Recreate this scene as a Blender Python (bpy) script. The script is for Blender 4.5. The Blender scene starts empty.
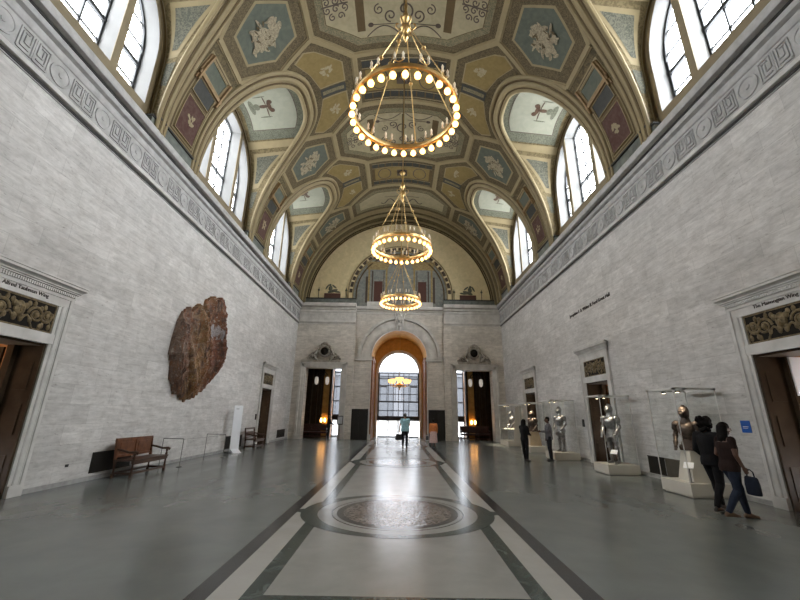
import bpy, bmesh, math, random
from mathutils import Vector, Matrix
PI = math.pi
random.seed(7)
scene = bpy.context.scene
COL = scene.collection
V = Vector

# ------------------------------------------------------------------ mesh builder
class MB:
    def __init__(s):
        s.v = []; s.f = []; s.m = []; s.M = None
    def pt(s, p):
        p = V(p)
        if s.M is not None: p = s.M @ p
        s.v.append(p); return len(s.v) - 1
    def face(s, pts, m=0):
        s.f.append([s.pt(p) for p in pts]); s.m.append(m)
    def idx(s, ids, m=0):
        s.f.append(list(ids)); s.m.append(m)
    def box(s, a, b, m=0):
        x0, x1 = sorted((a[0], b[0])); y0, y1 = sorted((a[1], b[1])); z0, z1 = sorted((a[2], b[2]))
        i = [s.pt(p) for p in ((x0,y0,z0),(x1,y0,z0),(x1,y1,z0),(x0,y1,z0),(x0,y0,z1),(x1,y0,z1),(x1,y1,z1),(x0,y1,z1))]
        for q in ((0,3,2,1),(4,5,6,7),(0,1,5,4),(1,2,6,5),(2,3,7,6),(3,0,4,7)):
            s.idx([i[k] for k in q], m)
    def bar(s, a, b, w, d, up=(0,0,1), m=0):
        a = V(a); b = V(b); t = (b - a).normalized(); u = V(up)
        if abs(t.dot(u)) > .98: u = V((0,1,0))
        r = t.cross(u).normalized(); u = r.cross(t)
        c = [(-w/2,-d/2),(w/2,-d/2),(w/2,d/2),(-w/2,d/2)]
        i = [s.pt(a + r*x + u*y) for x, y in c]; j = [s.pt(b + r*x + u*y) for x, y in c]
        s.idx(i[::-1], m); s.idx(j, m)
        for k in range(4): s.idx([i[k], i[(k+1)%4], j[(k+1)%4], j[k]], m)
    def grid(s, rows, m=0, closed=False):
        ids = [[s.pt(p) for p in r] for r in rows]
        for a, b in zip(ids, ids[1:]):
            n = len(a)
            for k in range(n if closed else n - 1):
                s.idx([a[k], a[(k+1)%n], b[(k+1)%n], b[k]], m)
        return ids
    def tube(s, pts, r, n=8, m=0, cap=True):
        pts = [V(p) for p in pts]; N = len(pts)
        rad = r if isinstance(r, (list, tuple)) else [r]*N
        rows = []; pu = None
        for k, p in enumerate(pts):
            t = (pts[min(k+1,N-1)] - pts[max(k-1,0)])
            t = t.normalized() if t.length > 1e-9 else V((0,0,1))
            if pu is None:
                pu = V((0,0,1)) if abs(t.z) < .9 else V((1,0,0))
            u = pu - t*pu.dot(t)
            if u.length < 1e-6: u = V((1,0,0)) - t*t.x
            u.normalize(); w = t.cross(u); pu = u
            rows.append([p + (u*math.cos(2*PI*q/n) + w*math.sin(2*PI*q/n))*rad[k] for q in range(n)])
        ids = s.grid(rows, m, True)
        if cap:
            s.idx(ids[0][::-1], m); s.idx(ids[-1], m)
    def lathe(s, prof, c=(0,0,0), n=16, m=0, ax='z', sx=1, sy=1):
        c = V(c); rows = []
        for r, h in prof:
            row = []
            for k in range(n):
                a = 2*PI*k/n; x = math.cos(a)*r*sx; y = math.sin(a)*r*sy
                row.append(c + (V((x,y,h)) if ax == 'z' else V((h,x,y)) if ax == 'x' else V((x,h,y))))
            rows.append(row)
        ids = s.grid(rows, m, True)
        s.idx(ids[0][::-1], m); s.idx(ids[-1], m)
    def ball(s, c, r, n=10, m=0, sc=(1,1,1), rot=None):
        c = V(c); rows = []; k2 = max(4, n//2 + 1)
        for i in range(k2 + 1):
            th = PI*i/k2; th = min(max(th, .05), PI - .05)
            row = []
            for k in range(n):
                a = 2*PI*k/n
                p = V((math.sin(th)*math.cos(a)*r*sc[0], math.sin(th)*math.sin(a)*r*sc[1], -math.cos(th)*r*sc[2]))
                if rot is not None: p = rot @ p
                row.append(c + p)
            rows.append(row)
        ids = s.grid(rows, m, True)
        s.idx(ids[0][::-1], m); s.idx(ids[-1], m)
    def loft(s, rings, n=14, m=0):
        """rings: (centre, rx, ry[, axis x dir, axis y dir])"""
        rows = []
        for R in rings:
            c, rx, ry = V(R[0]), R[1], R[2]
            ux = V(R[3]) if len(R) > 3 else V((1,0,0)); uy = V(R[4]) if len(R) > 4 else V((0,1,0))
            rows.append([c + ux*(math.cos(2*PI*k/n)*rx) + uy*(math.sin(2*PI*k/n)*ry) for k in range(n)])
        ids = s.grid(rows, m, True)
        s.idx(ids[0][::-1], m); s.idx(ids[-1], m)
    def cap(s, p0, r0, p1, r1, n=10, m=0):
        p0 = V(p0); p1 = V(p1); d = p1 - p0
        if d.length < 1e-6: d = V((0,0,1e-5))
        t = d.normalized(); pts = []; rad = []
        for a in (-80,-50,-25): pts.append(p0 + t*r0*math.sin(math.radians(a))); rad.append(r0*math.cos(math.radians(a)))
        pts.append(p0); rad.append(r0); pts.append(p1); rad.append(r1)
        for a in (25,50,80): pts.append(p1 + t*r1*math.sin(math.radians(a))); rad.append(r1*math.cos(math.radians(a)))
        s.tube(pts, rad, n, m)
    def extrude(s, prof, f0, f1, m=0, close=True):
        """profile [(a,b)] swept between frames f0(a,b), f1(a,b)"""
        A = [f0(*p) for p in prof]; B = [f1(*p) for p in prof]
        n = len(prof)
        ia = [s.pt(p) for p in A]; ib = [s.pt(p) for p in B]
        for k in range(n if close else n - 1): s.idx([ia[k], ia[(k+1)%n], ib[(k+1)%n], ib[k]], m)
        if close:
            s.idx(ia[::-1], m); s.idx(ib, m)
    def build(s, name, mats, parent=None, sharp=32, fix=True):
        me = bpy.data.meshes.new(name)
        me.from_pydata([tuple(p) for p in s.v], [], s.f)
        if not isinstance(mats, (list, tuple)): mats = [mats]
        for x in mats: me.materials.append(x)
        me.polygons.foreach_set('material_index', s.m)
        if fix:
            bm = bmesh.new(); bm.from_mesh(me)
            bmesh.ops.recalc_face_normals(bm, faces=bm.faces); bm.to_mesh(me); bm.free()
        me.polygons.foreach_set('use_smooth', [True]*len(me.polygons))
        me.set_sharp_from_angle(angle=math.radians(sharp))
        me.update()
        o = bpy.data.objects.new(name, me); COL.objects.link(o)
        if parent is not None: o.parent = parent
        return o

def remeshed(mb, name, mat, parent=None, voxel=.012, smooth=4):
    o = mb.build(name, mat, None)
    md = o.modifiers.new('r', 'REMESH'); md.mode = 'VOXEL'; md.voxel_size = voxel; md.use_smooth_shade = True
    sm = o.modifiers.new('s', 'SMOOTH'); sm.iterations = smooth; sm.factor = .5
    dg = bpy.context.evaluated_depsgraph_get(); dg.update()
    me = bpy.data.meshes.new_from_object(o.evaluated_get(dg), depsgraph=dg)
    o.modifiers.clear(); old = o.data; o.data = me; me.name = name
    bpy.data.meshes.remove(old)
    if not me.materials: me.materials.append(mat)
    me.polygons.foreach_set('use_smooth', [True]*len(me.polygons))
    if parent is not None: o.parent = parent
    return o

def empty(name, loc=(0,0,0), rz=0, label=None, cat=None, group=None, kind=None):
    o = bpy.data.objects.new(name, None); o.empty_display_size = .2; COL.objects.link(o)
    o.location = loc; o.rotation_euler = (0,0,rz)
    return tag(o, label, cat, group, kind)
def tag(o, label=None, cat=None, group=None, kind=None):
    if label: o['label'] = label
    if cat: o['category'] = cat
    if group: o['group'] = group
    if kind: o['kind'] = kind
    return o
def structure(o, label=None, cat=None):
    o['kind'] = 'structure'
    return tag(o, label, cat)
def copy_tree(o, parent=None):
    c = o.copy(); COL.objects.link(c)
    if parent is not None: c.parent = parent
    for ch in list(o.children): copy_tree(ch, c)
    return c

# ------------------------------------------------------------------ materials
def new_mat(name):
    m = bpy.data.materials.new(name); m.use_nodes = True
    nt = m.node_tree; b = nt.nodes['Principled BSDF']
    return m, nt, b
def rgb(c): return (c[0], c[1], c[2], 1)
def N(nt, t, **kw):
    n = nt.nodes.new(t)
    for k, v in kw.items():
        if k in n.inputs: n.inputs[k].default_value = v
        else: setattr(n, k, v)
    return n
def mixc(nt, fac, a, b, mode='MIX'):
    n = nt.nodes.new('ShaderNodeMix'); n.data_type = 'RGBA'; n.blend_type = mode
    for s, val in ((n.inputs[0], fac), (n.inputs[6], a), (n.inputs[7], b)):
        if isinstance(val, (int, float)): s.default_value = val
        elif isinstance(val, tuple): s.default_value = rgb(val)
        else: nt.links.new(val, s)
    return n.outputs[2]
def ramp(nt, sock, p0, p1, c0=(0,0,0), c1=(1,1,1)):
    r = nt.nodes.new('ShaderNodeValToRGB'); e = r.color_ramp.elements
    e[0].position = p0; e[1].position = p1; e[0].color = rgb(c0); e[1].color = rgb(c1)
    nt.links.new(sock, r.inputs[0]); return r.outputs[0]
def pos(nt, scale=(1,1,1), world=True, swz=None):
    g = nt.nodes.new('ShaderNodeNewGeometry') if world else nt.nodes.new('ShaderNodeTexCoord')
    o = g.outputs['Position'] if world else g.outputs['Object']
    if swz:
        sp = nt.nodes.new('ShaderNodeSeparateXYZ'); cb = nt.nodes.new('ShaderNodeCombineXYZ'); nt.links.new(o, sp.inputs[0])
        for k, a in enumerate(swz):
            if a in 'xyz': nt.links.new(sp.outputs['xyz'.index(a)], cb.inputs[k])
        o = cb.outputs[0]
    mp = nt.nodes.new('ShaderNodeMapping'); mp.inputs['Scale'].default_value = scale; nt.links.new(o, mp.inputs[0])
    return mp.outputs[0]
def noise(nt, vec, scale=5, detail=4, rough=.55, dist=0):
    n = N(nt, 'ShaderNodeTexNoise'); n.inputs['Scale'].default_value = scale; n.inputs['Detail'].default_value = detail
    n.inputs['Roughness'].default_value = rough; n.inputs['Distortion'].default_value = dist
    nt.links.new(vec, n.inputs['Vector']); return n.outputs['Fac']
def plain(name, c, rough=.5, metal=0, var=.12, scale=6, spec=.5, bump=0, world=False):
    m, nt, b = new_mat(name)
    f = noise(nt, pos(nt, world=world), scale, 5)
    d = tuple(x*(1-var) for x in c); l = tuple(min(1, x*(1+var)) for x in c)
    col = ramp(nt, f, .3, .7, d, l); nt.links.new(col, b.inputs['Base Color'])
    b.inputs['Roughness'].default_value = rough; b.inputs['Metallic'].default_value = metal
    b.inputs['Specular IOR Level'].default_value = spec
    if bump:
        bp = N(nt, 'ShaderNodeBump'); bp.inputs['Strength'].default_value = bump; bp.inputs['Distance'].default_value = .02
        nt.links.new(f, bp.inputs['Height']); nt.links.new(bp.outputs[0], b.inputs['Normal'])
    return m
def emit(name, c, s):
    m, nt, b = new_mat(name)
    b.inputs['Base Color'].default_value = rgb(c); b.inputs['Emission Color'].default_value = rgb(c); b.inputs['Emission Strength'].default_value = s
    return m
def glass(name, tint=(1,1,1), refl=.08, k=1.0):
    m, nt, b = new_mat(name); nt.nodes.remove(b)
    t = N(nt, 'ShaderNodeBsdfTransparent'); t.inputs[0].default_value = rgb(tint)
    g = N(nt, 'ShaderNodeBsdfGlossy'); g.inputs['Roughness'].default_value = .02
    fr = N(nt, 'ShaderNodeLayerWeight'); fr.inputs['Blend'].default_value = refl
    mx = N(nt, 'ShaderNodeMixShader'); out = nt.nodes['Material Output']
    mu = N(nt, 'ShaderNodeMath', operation='MULTIPLY'); mu.inputs[1].default_value = k; nt.links.new(fr.outputs['Fresnel'], mu.inputs[0]); nt.links.new(mu.outputs[0], mx.inputs[0]); nt.links.new(t.outputs[0], mx.inputs[1]); nt.links.new(g.outputs[0], mx.inputs[2])
    nt.links.new(mx.outputs[0], out.inputs[0]); return m
def marble(name, swz, base=(.60,.595,.58), row=.46, w=1.25):
    m, nt, b = new_mat(name)
    p = pos(nt, swz=swz)
    br = N(nt, 'ShaderNodeTexBrick'); nt.links.new(p, br.inputs['Vector'])
    br.offset = .5; br.inputs['Scale'].default_value = 1; br.inputs['Brick Width'].default_value = w; br.inputs['Row Height'].default_value = row
    br.inputs['Mortar Size'].default_value = .006; br.inputs['Mortar Smooth'].default_value = .3; br.inputs['Bias'].default_value = -.1
    br.inputs['Color1'].default_value = rgb(tuple(x*1.08 for x in base)); br.inputs['Color2'].default_value = rgb(tuple(x*.90 for x in base))
    br.inputs['Mortar'].default_value = rgb(tuple(x*.80 for x in base))
    st = noise(nt, pos(nt, (1.1, 8.5, 1), swz=swz), 1.4, 8, .66, .5)
    c = mixc(nt, 1, br.outputs['Color'], ramp(nt, st, .30, .60, (.80,.80,.80), (1.05,1.045,1.04)), 'MULTIPLY')
    pit = noise(nt, pos(nt, (1.5, 6, 1), swz=swz), 3.0, 6, .7, .3)
    c = mixc(nt, 1, c, ramp(nt, pit, .30, .39, (.60,.59,.575), (1,1,1)), 'MULTIPLY')
    fl = noise(nt, pos(nt, (1, 3.2, 1), swz=swz), 5.5, 5, .75, .2)
    c = mixc(nt, 1, c, ramp(nt, fl, .31, .40, (.58,.565,.55), (1,1,1)), 'MULTIPLY')
    big = noise(nt, pos(nt, (.5,.5,.5), swz=swz), 1, 3)
    c = mixc(nt, 1, c, ramp(nt, big, .3, .7, (.90,.90,.90), (1.05,1.05,1.05)), 'MULTIPLY')
    mo = noise(nt, pos(nt, (1,1.6,1), swz=swz), 2.6, 8, .72, .4)
    c = mixc(nt, 1, c, ramp(nt, mo, .33, .6, (.80,.79,.785), (1.05,1.05,1.05)), 'MULTIPLY')
    nt.links.new(c, b.inputs['Base Color']); b.inputs['Roughness'].default_value = .5; b.inputs['Specular IOR Level'].default_value = .35
    return m
def stone_floor(name, c, rough=.16, var=.12, spec=.5, scale=1.3, vein=None):
    m, nt, b = new_mat(name)
    f = noise(nt, pos(nt), scale, 8, .6, .3)
    col = ramp(nt, f, .3, .7, tuple(x*(1-var) for x in c), tuple(x*(1+var) for x in c))
    if vein:
        v = noise(nt, pos(nt), 3.5, 9, .7, 2.0)
        col = mixc(nt, ramp(nt, v, .52, .6), col, vein)
    nt.links.new(col, b.inputs['Base Color']); b.inputs['Specular IOR Level'].default_value = spec
    r = noise(nt, pos(nt, (1.5,.5,1)), 1.2, 6)
    rr = N(nt, 'ShaderNodeMapRange'); rr.inputs['From Min'].default_value = .3; rr.inputs['From Max'].default_value = .7
    rr.inputs['To Min'].default_value = rough*.85; rr.inputs['To Max'].default_value = rough*1.2
    nt.links.new(r, rr.inputs['Value']); nt.links.new(rr.outputs[0], b.inputs['Roughness'])
    bp = N(nt, 'ShaderNodeBump'); bp.inputs['Strength'].default_value = .04; bp.inputs['Distance'].default_value = .02
    nt.links.new(noise(nt, pos(nt), 2.2, 3), bp.inputs['Height']); nt.links.new(bp.outputs[0], b.inputs['Normal'])
    return m
def painted(name, a, b_, scale=7, contrast=(.42,.58), dist=1.2, rough=.7, c3=None):
    """painted plaster carrying an all-over stencil of two tones"""
    m, nt, b = new_mat(name)
    f = noise(nt, pos(nt), scale, 3, .5, dist)
    c = ramp(nt, f, contrast[0], contrast[1], a, b_)
    if c3:
        g = noise(nt, pos(nt), scale*.35, 4, .6, .6)
        c = mixc(nt, ramp(nt, g, .55, .7), c, c3)
    nt.links.new(c, b.inputs['Base Color']); b.inputs['Roughness'].default_value = rough; b.inputs['Specular IOR Level'].default_value = .25
    return m

M = {}
M['wall_s'] = marble('pale marble blocks side', 'yz0')
M['wall_f'] = marble('pale marble blocks end', 'xz0', (.66,.625,.565), .46, 1.0)
M['marble'] = plain('dressed pale marble', (.55,.545,.525), .45, 0, .16, 2.5, .4, world=True)
M['marble_f'] = plain('dressed end wall marble', (0.575,0.558,0.523), .45, 0, .16, 2.5, .4, world=True)
M['frieze'] = plain('carved grey frieze stone', (.42,.42,.415), .55, 0, .18, 4, .35, world=True)
M['frieze_dk'] = plain('frieze recessed stone', (.33,.33,.325), .6, 0, .2, 6, .3, world=True)
M['green_block'] = plain('grey green marble block', (.13,.145,.13), .4, 0, .4, 3, .4, world=True)
M['black_mold_shade'] = plain('black moulding and groove shade', (.02,.02,.018), .5)  # black block caps, and the painted groove shadow of the entablature
M['tan'] = plain('tan plaster ledge', (0.222,0.182,0.116), .6, 0, .1, 3, .3, world=True)
M['white'] = plain('white plaster reveal', (.15,.15,.147), .6, 0, .04, 3, .3)
M['floor'] = stone_floor('polished grey stone floor', (.146,.160,.153), .22, .10, .34)
M['f_cream'] = stone_floor('polished cream stone', (.36,.35,.325), .22, .09, .32)
M['f_centre'] = stone_floor('polished pale stone', (.275,.272,.255), .22, .09, .32, 2.0)
M['f_green'] = stone_floor('dark green veined marble', (.04,.054,.047), .2, .35, .35, 2.5, (.09,.105,.095))
M['f_dark'] = stone_floor('charcoal stone', (.028,.029,.030), .2, .15, .35)
def mosaic():
    m, nt, b = new_mat('small stone mosaic')
    vo = N(nt, 'ShaderNodeTexVoronoi'); vo.inputs['Scale'].default_value = 22; nt.links.new(pos(nt), vo.inputs['Vector'])
    c = ramp(nt, vo.outputs['Color'], .2, .75, (.03,.028,.025), (.26,.235,.21))
    g = noise(nt, pos(nt), 3.2, 4, .6, 1.5)
    c = mixc(nt, ramp(nt, g, .45, .55), c, mixc(nt, .3, c, (.15,.08,.055)))
    nt.links.new(c, b.inputs['Base Color']); b.inputs['Roughness'].default_value = .16
    bp = N(nt, 'ShaderNodeBump'); bp.inputs['Strength'].default_value = .35; bp.inputs['Distance'].default_value = .01
    nt.links.new(vo.outputs['Distance'], bp.inputs['Height']); nt.links.new(bp.outputs[0], b.inputs['Normal'])
    return m
M['mosaic'] = mosaic()
# ceiling paint
M['vault'] = painted('umber stencilled vault', (0.061,0.047,0.024), (0.121,0.094,0.046), 9)
M['rib'] = plain('ochre cream rib plaster', (0.246,0.197,0.107), .6, 0, .08, 3, .3, world=True)
M['rib_dk'] = plain('brown line paint', (0.088,0.059,0.024), .6, 0, .12, 4, .3, world=True)  # brown lines between the cream mouldings and around the panels
M['border'] = painted('brown acanthus border', (0.065,0.049,0.025), (0.133,0.104,0.055), 14, (.44,.56), 2)
M['oct'] = painted('cream painted field', (0.273,0.237,0.147), (0.338,0.291,0.184), 3, (.3,.7))
M['oct_bd'] = painted('grey green painted border', (0.116,0.107,0.064), (0.207,0.174,0.103), 12, (.44,.56), 2)
M['yellow'] = painted('golden ochre field', (0.178,0.131,0.048), (0.226,0.164,0.064), 4, (.3,.7))
M['blue'] = painted('slate blue field', (0.078,0.090,0.072), (0.106,0.118,0.091), 4, (.3,.7))
M['pale'] = painted('pale painted figures', (0.209,0.178,0.120), (0.348,0.298,0.204), 9, (.4,.6), 2)
M['pale2'] = painted('faint painted figures', (0.262,0.218,0.123), (0.321,0.277,0.182), 9, (.4,.6), 2)
M['brownline'] = plain('dark brown arabesque paint', (.06,.042,.03), .6)
M['dkpanel'] = plain('near black blue panel paint', (0.025,0.026,0.022), .6, 0, .3, 9, world=True)
M['redpanel'] = painted('faded red panel', (0.066,0.029,0.022), (0.097,0.058,0.048), 5, (.35,.7), 1.5)
M['gilt'] = plain('gilt plaster relief', (0.218,0.140,0.062), .45, .3, .2, 8)
M['lun'] = painted('lunette ochre ground', (0.105,0.080,0.037), (0.165,0.129,0.065), 8)
M['lun_cream'] = painted('pale green cream field', (0.231,0.238,0.187), (0.267,0.269,0.212), 3, (.3,.7))
M['lun_gn'] = painted('grey green stencilled border', (0.082,0.088,0.062), (0.144,0.144,0.106), 14, (.44,.56), 2)
M['lun_blue'] = painted('grey blue grotesque panel', (0.060,0.064,0.049), (0.128,0.123,0.090), 7, (.44,.56), 3)
M['tymp'] = painted('olive cream plaster', (0.616,0.523,0.309), (0.738,0.623,0.370), 2.5, (.3,.7))
M['mural_bl'] = painted('grey blue mural plaster', (0.174,0.192,0.181), (0.284,0.284,0.252), 3, (.35,.7), 1.5)
M['mural_y'] = painted('yellow mural band', (0.264,0.192,0.088), (0.351,0.272,0.131), 6, (.4,.6))
M['mural_red'] = plain('mural red panel', (0.075,0.026,0.016), .6)
# metals etc
M['gold'] = plain('warm gold bronze', (.50,.34,.14), .33, 1, .15, 9)
M['bulb'] = emit('glowing globe bulb', (1,.48,.11), 3.4)
M['candle'] = plain('pale candle sleeve', (.75,.66,.5), .5)
M['iron'] = plain('black window iron', (.03,.032,.035), .5, .3)
M['glass'] = glass('window pane glass', (.97,.985,1), .03)
M['case_glass'] = glass('display case glass', (.965,.975,.97), .02, .45)
M['door_glass'] = glass('grey tinted entrance glass', (.30,.31,.33), .03)
M['wood'] = plain('dark oiled wood', (.055,.026,.014), .35, 0, .35, 9, .5)
M['wood_red'] = plain('chestnut bench wood', (.13,.052,.025), .32, 0, .35, 7, .5)
M['maroon'] = plain('dark maroon bench wood', (.05,.014,.010), .4, 0, .3, 7)
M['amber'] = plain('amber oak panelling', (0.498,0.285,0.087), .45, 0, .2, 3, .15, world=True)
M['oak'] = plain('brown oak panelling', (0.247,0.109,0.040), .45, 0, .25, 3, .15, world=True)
M['dkwood'] = plain('dark brown panelling', (0.043,0.029,0.018), .4, 0, .3, 3, .15, world=True)  # dark brown wood of the passages and door jambs
M['bronze'] = plain('aged brown bronze relief', (.155,.118,.062), .45, .25, .5, 12, .3)
M['bronze_dk'] = plain('dark bronze ground', (.010,.008,.006), .6, 0, .3, 12, .15)
M['niche'] = plain('black bronze door', (.018,.017,.016), .4, .3, .3, 5)
M['vent'] = plain('dark vent grille', (.03,.027,.023), .5, .5)
M['vent_br'] = plain('brown bronze vent grille', (.14,.125,.10), .45, .4)
M['cream'] = plain('cream painted plinth', (.62,.59,.52), .5, 0, .04, 3)
M['caseframe'] = plain('pale case top frame', (.68,.68,.65), .4, .2, .05)
M['steel'] = plain('polished armour steel', (0.360,0.360,0.360), .3, 1, .3, 12)
M['steel_dk'] = plain('dark etched armour steel', (.10,.075,.06), .48, .5, .45, 14)
M['leather'] = plain('brown leather', (.06,.032,.018), .5, 0, .3, 9)
M['signwhite'] = plain('white sign board', (.80,.82,.86), .4, 0, .02)
M['black'] = plain('black plastic', (.012,.012,.013), .4)
M['bluesign'] = plain('bright blue sign', (.015,.10,.42), .4, 0, .05)
M['ink'] = plain('dark bronze letters', (.035,.026,.02), .5, .2)
M['steelpost'] = plain('grey steel rod', (.20,.20,.19), .35, .7)
M['lampglass'] = emit('lit white lamp glass', (.8,.74,.65), .12)
M['sconce'] = emit('glowing sconce lamp', (1,.50,.14), 6)
M['bowl'] = emit('lit amber glass bowl', (1,.50,.16), .8)
M['downlight'] = emit('lit case downlight', (1,.80,.5), 3)

# ------------------------------------------------------------------ dimensions
W = 7.85          # half width of the hall
D = 28.7          # end wall
Y0 = -4.6         # wall behind the camera
RV, ZS = 7.6, 9.95
BAYS = [-.58, 6.97, 14.52, 22.07]
PIERS = [3.195, 10.745, 18.295]
A0 = math.radians(37.0)
GA = 2.75
DOORY = {-1: [7.5, 23.1], 1: [7.5, 15.25, 23.1]}
OPH, OPZ = .85, 3.1

# ------------------------------------------------------------------ camera
cam_d = bpy.data.cameras.new('camera'); cam = bpy.data.objects.new('camera', cam_d); COL.objects.link(cam)
r_, u_, w_ = V((.99987657,-.00507042,.0148705)), V((-.01570298,-.29194606,.95630587)), V((.000507489,.956421346,.291989643))
cam.matrix_world = Matrix(((r_.x,u_.x,-w_.x,-.0195),(r_.y,u_.y,-w_.y,0),(r_.z,u_.z,-w_.z,1.7),(0,0,0,1)))
cam_d.sensor_width = 36; cam_d.lens = 377.44/800*36; cam_d.clip_start = .05; cam_d.clip_end = 500
scene.camera = cam

# ------------------------------------------------------------------ floor
mb = MB(); mb.box((-9.6, Y0-.4, -.3), (9.6, 34, 0)); floor = structure(mb.build('floor', M['floor']))
def inlay(polys, mat, z=.0015):
    mb = MB()
    for p in polys: mb.face([(x, y, z) for x, y in p])
    return mb.build('floor_inlay', mat, floor, fix=False)
def rect(x0, x1, y0, y1): return [(x0,y0),(x1,y0),(x1,y1),(x0,y1)]
RY0, RY1 = -3.5, 28.3
inlay([rect(-1.82,1.82,RY0,RY1)], M['f_cream'], .001)
inlay([rect(s*1.82,s*2.03,RY0,RY1)[::s] for s in (1,-1)], M['f_dark'], .001)
inlay([rect(s*1.31,s*1.51,RY0,RY1)[::s] for s in (1,-1)], M['f_green'], .002)
inlay([rect(-1.31,1.31,RY0,RY1)], M['f_centre'], .002)
MEDY = [7.75, 15.45, 23.2]
inlay([rect(-1.31,1.31,y-.12,y+.12) for y in (4.25, 27.0)], M['f_green'], .0027)
def disc(cx, cy, r, n=64): return [(cx+r*math.cos(2*PI*k/n), cy+r*math.sin(2*PI*k/n)) for k in range(n)]
def ring(cx, cy, r0, r1, n=64):
    a = disc(cx,cy,r0,n); b = disc(cx,cy,r1,n)
    return [[a[k], b[k], b[(k+1)%n], a[(k+1)%n]] for k in range(n)]
for y in MEDY:
    el = lambda a, b, n=72: [(a*math.cos(2*PI*k/n), y+b*math.sin(2*PI*k/n)) for k in range(n)]
    inlay([el(1.60,1.56)], M['f_centre'], .0035)
    A_, B_ = el(1.44,1.40), el(1.74,1.56)
    inlay([[A_[k], B_[k], B_[(k+1)%72], A_[(k+1)%72]] for k in range(72)], M['f_green'], .0045)
    inlay([q for s_ in (1,-1) for q in [[(x+s_*1.72, yy) for x, yy in p_] for p_ in ring(0,y,.0,.14,20)]], M['f_green'], .005)
    inlay(ring(0,y,1.17,1.20), M['f_dark'], .0045)
    inlay([disc(0,y,1.10)], M['f_dark'], .0045)
    inlay([disc(0,y,.98)], M['mosaic'], .0055)

# ------------------------------------------------------------------ side walls
def side_wall(s):
    mb = MB(); x = s*W; T = .8
    ys = sorted(DOORY[s]); cur = Y0; Z1 = 10.0
    def q(y0, y1, z0, z1): mb.face([(x,y0,z0),(x,y1,z0),(x,y1,z1),(x,y0,z1)])
    for c in ys:
        q(cur, c-OPH, 0, OPZ); cur = c+OPH
        for yy in (c-OPH, c+OPH): mb.face([(x,yy,0),(x+s*T,yy,0),(x+s*T,yy,OPZ),(x,yy,OPZ)])
        mb.face([(x,c-OPH,OPZ),(x+s*T,c-OPH,OPZ),(x+s*T,c+OPH,OPZ),(x,c+OPH,OPZ)])
    q(cur, D+.1, 0, OPZ); q(Y0, D+.1, OPZ, Z1)
    return structure(mb.build('wall_left' if s < 0 else 'wall_right', M['wall_s'], fix=False))
for s in (-1, 1): side_wall(s)
mb = MB(); mb.box((-9,Y0-.4,0),(9,Y0,18)); structure(mb.build('wall_near', M['wall_f']))

trim_n = [0]
def trim(mb, mats, parent=None, name=None):
    if parent is None:
        trim_n[0] += 1
        return structure(mb.build('trim_%d' % trim_n[0], mats))
    return mb.build(name, mats, parent)

# entablature along both walls
PROF = [(-.1,8.36),(.03,8.36),(.035,8.43),(.10,8.46),(.12,8.50),(.12,8.57),(.05,8.60),(.04,8.62),(.04,9.28),(.07,9.30),(.09,9.36),(.09,9.42),
        (.06,9.43),(.06,9.50),(.16,9.54),(.18,9.62),(.18,9.66),(.10,9.67),(.10,9.71),(.33,9.75),(.35,9.80),(.35,9.90),(.33,9.98),(.28,10.03),(-.6,10.03)]
for s in (-1, 1):
    mb = MB()
    mb.extrude(PROF, lambda a, z: (s*(W-a), Y0, z), lambda a, z: (s*(W-a), D-.1, z))
    ent = trim(mb, M['frieze'])
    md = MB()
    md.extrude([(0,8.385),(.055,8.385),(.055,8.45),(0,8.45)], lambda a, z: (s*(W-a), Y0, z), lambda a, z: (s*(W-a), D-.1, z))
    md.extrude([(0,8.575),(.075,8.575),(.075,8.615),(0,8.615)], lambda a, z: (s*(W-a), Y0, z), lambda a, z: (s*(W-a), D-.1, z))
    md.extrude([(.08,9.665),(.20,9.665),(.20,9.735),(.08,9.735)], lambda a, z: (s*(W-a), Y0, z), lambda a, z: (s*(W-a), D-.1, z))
    trim(md, M['black_mold_shade'], ent, 'groove_shadow')  # black strips colour in the shadow of the moulding grooves
    mf = MB(); mf.extrude([(0,8.452),(.13,8.452),(.135,8.51),(.12,8.572),(0,8.572)], lambda a, z: (s*(W-a), Y0, z), lambda a, z: (s*(W-a), D-.1, z))
    trim(mf, M['marble'], ent, 'pale_fillet')
    # carved frieze: roundels alternating with fret panels
    mr = MB(); mk = MB(); xf = s*(W-.04)
    y = 2.85
    while y < 28.2:
        mr.lathe([(.26,0),(.26,.028),(.215,.03),(.205,.012),(.06,.012),(.05,.03),(.0,.034)], (xf,y,8.95), 24, 0, 'x') if s < 0 else \
        mr.lathe([(.26,0),(.26,-.028),(.215,-.03),(.205,-.012),(.06,-.012),(.05,-.03),(.0,-.034)], (xf,y,8.95), 24, 0, 'x')
        c = y + .65
        def kb(a, b):
            p = V((xf - s*.012, c + a[0], 8.95 + a[1])); q = V((xf - s*.012, c + b[0], 8.95 + b[1]))
            mk.bar(p, q, .03, .035, (1,0,0))
        for sg in (1, -1):
            for a, b in (((.33,-.25),(.33,.25)),((.33,.25),(.08,.25)),((.08,.25),(.08,-.05)),((.08,-.05),(.2,-.05)),((.2,-.05),(.2,.14)),((.33,-.25),(.02,-.25)),
                         ((.02,-.25),(.02,.25)),((.27,.18),(.27,-.16)),((.27,-.16),(.08,-.16)),((.14,.18),(.27,.18))):
                kb((a[0]*sg,a[1]),(b[0]*sg,b[1]))
        y += 1.3
    trim(mr, M['frieze'], ent, 'frieze_roundels'); trim(mk, M['frieze'], ent, 'frieze_fret')
    # base strip along the floor
    mb = MB()
    for a, b in [(y0, y1) for y0, y1 in zip([Y0]+[c+1.2 for c in DOORY[s]], [c-1.2 for c in DOORY[s]]+[D-.3])]:
        mb.box((s*(W+.02), a, 0), (s*(W-.025), b, .10))
    structure(mb.build('baseboard_left' if s < 0 else 'baseboard_right', M['frieze_dk']))

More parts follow.
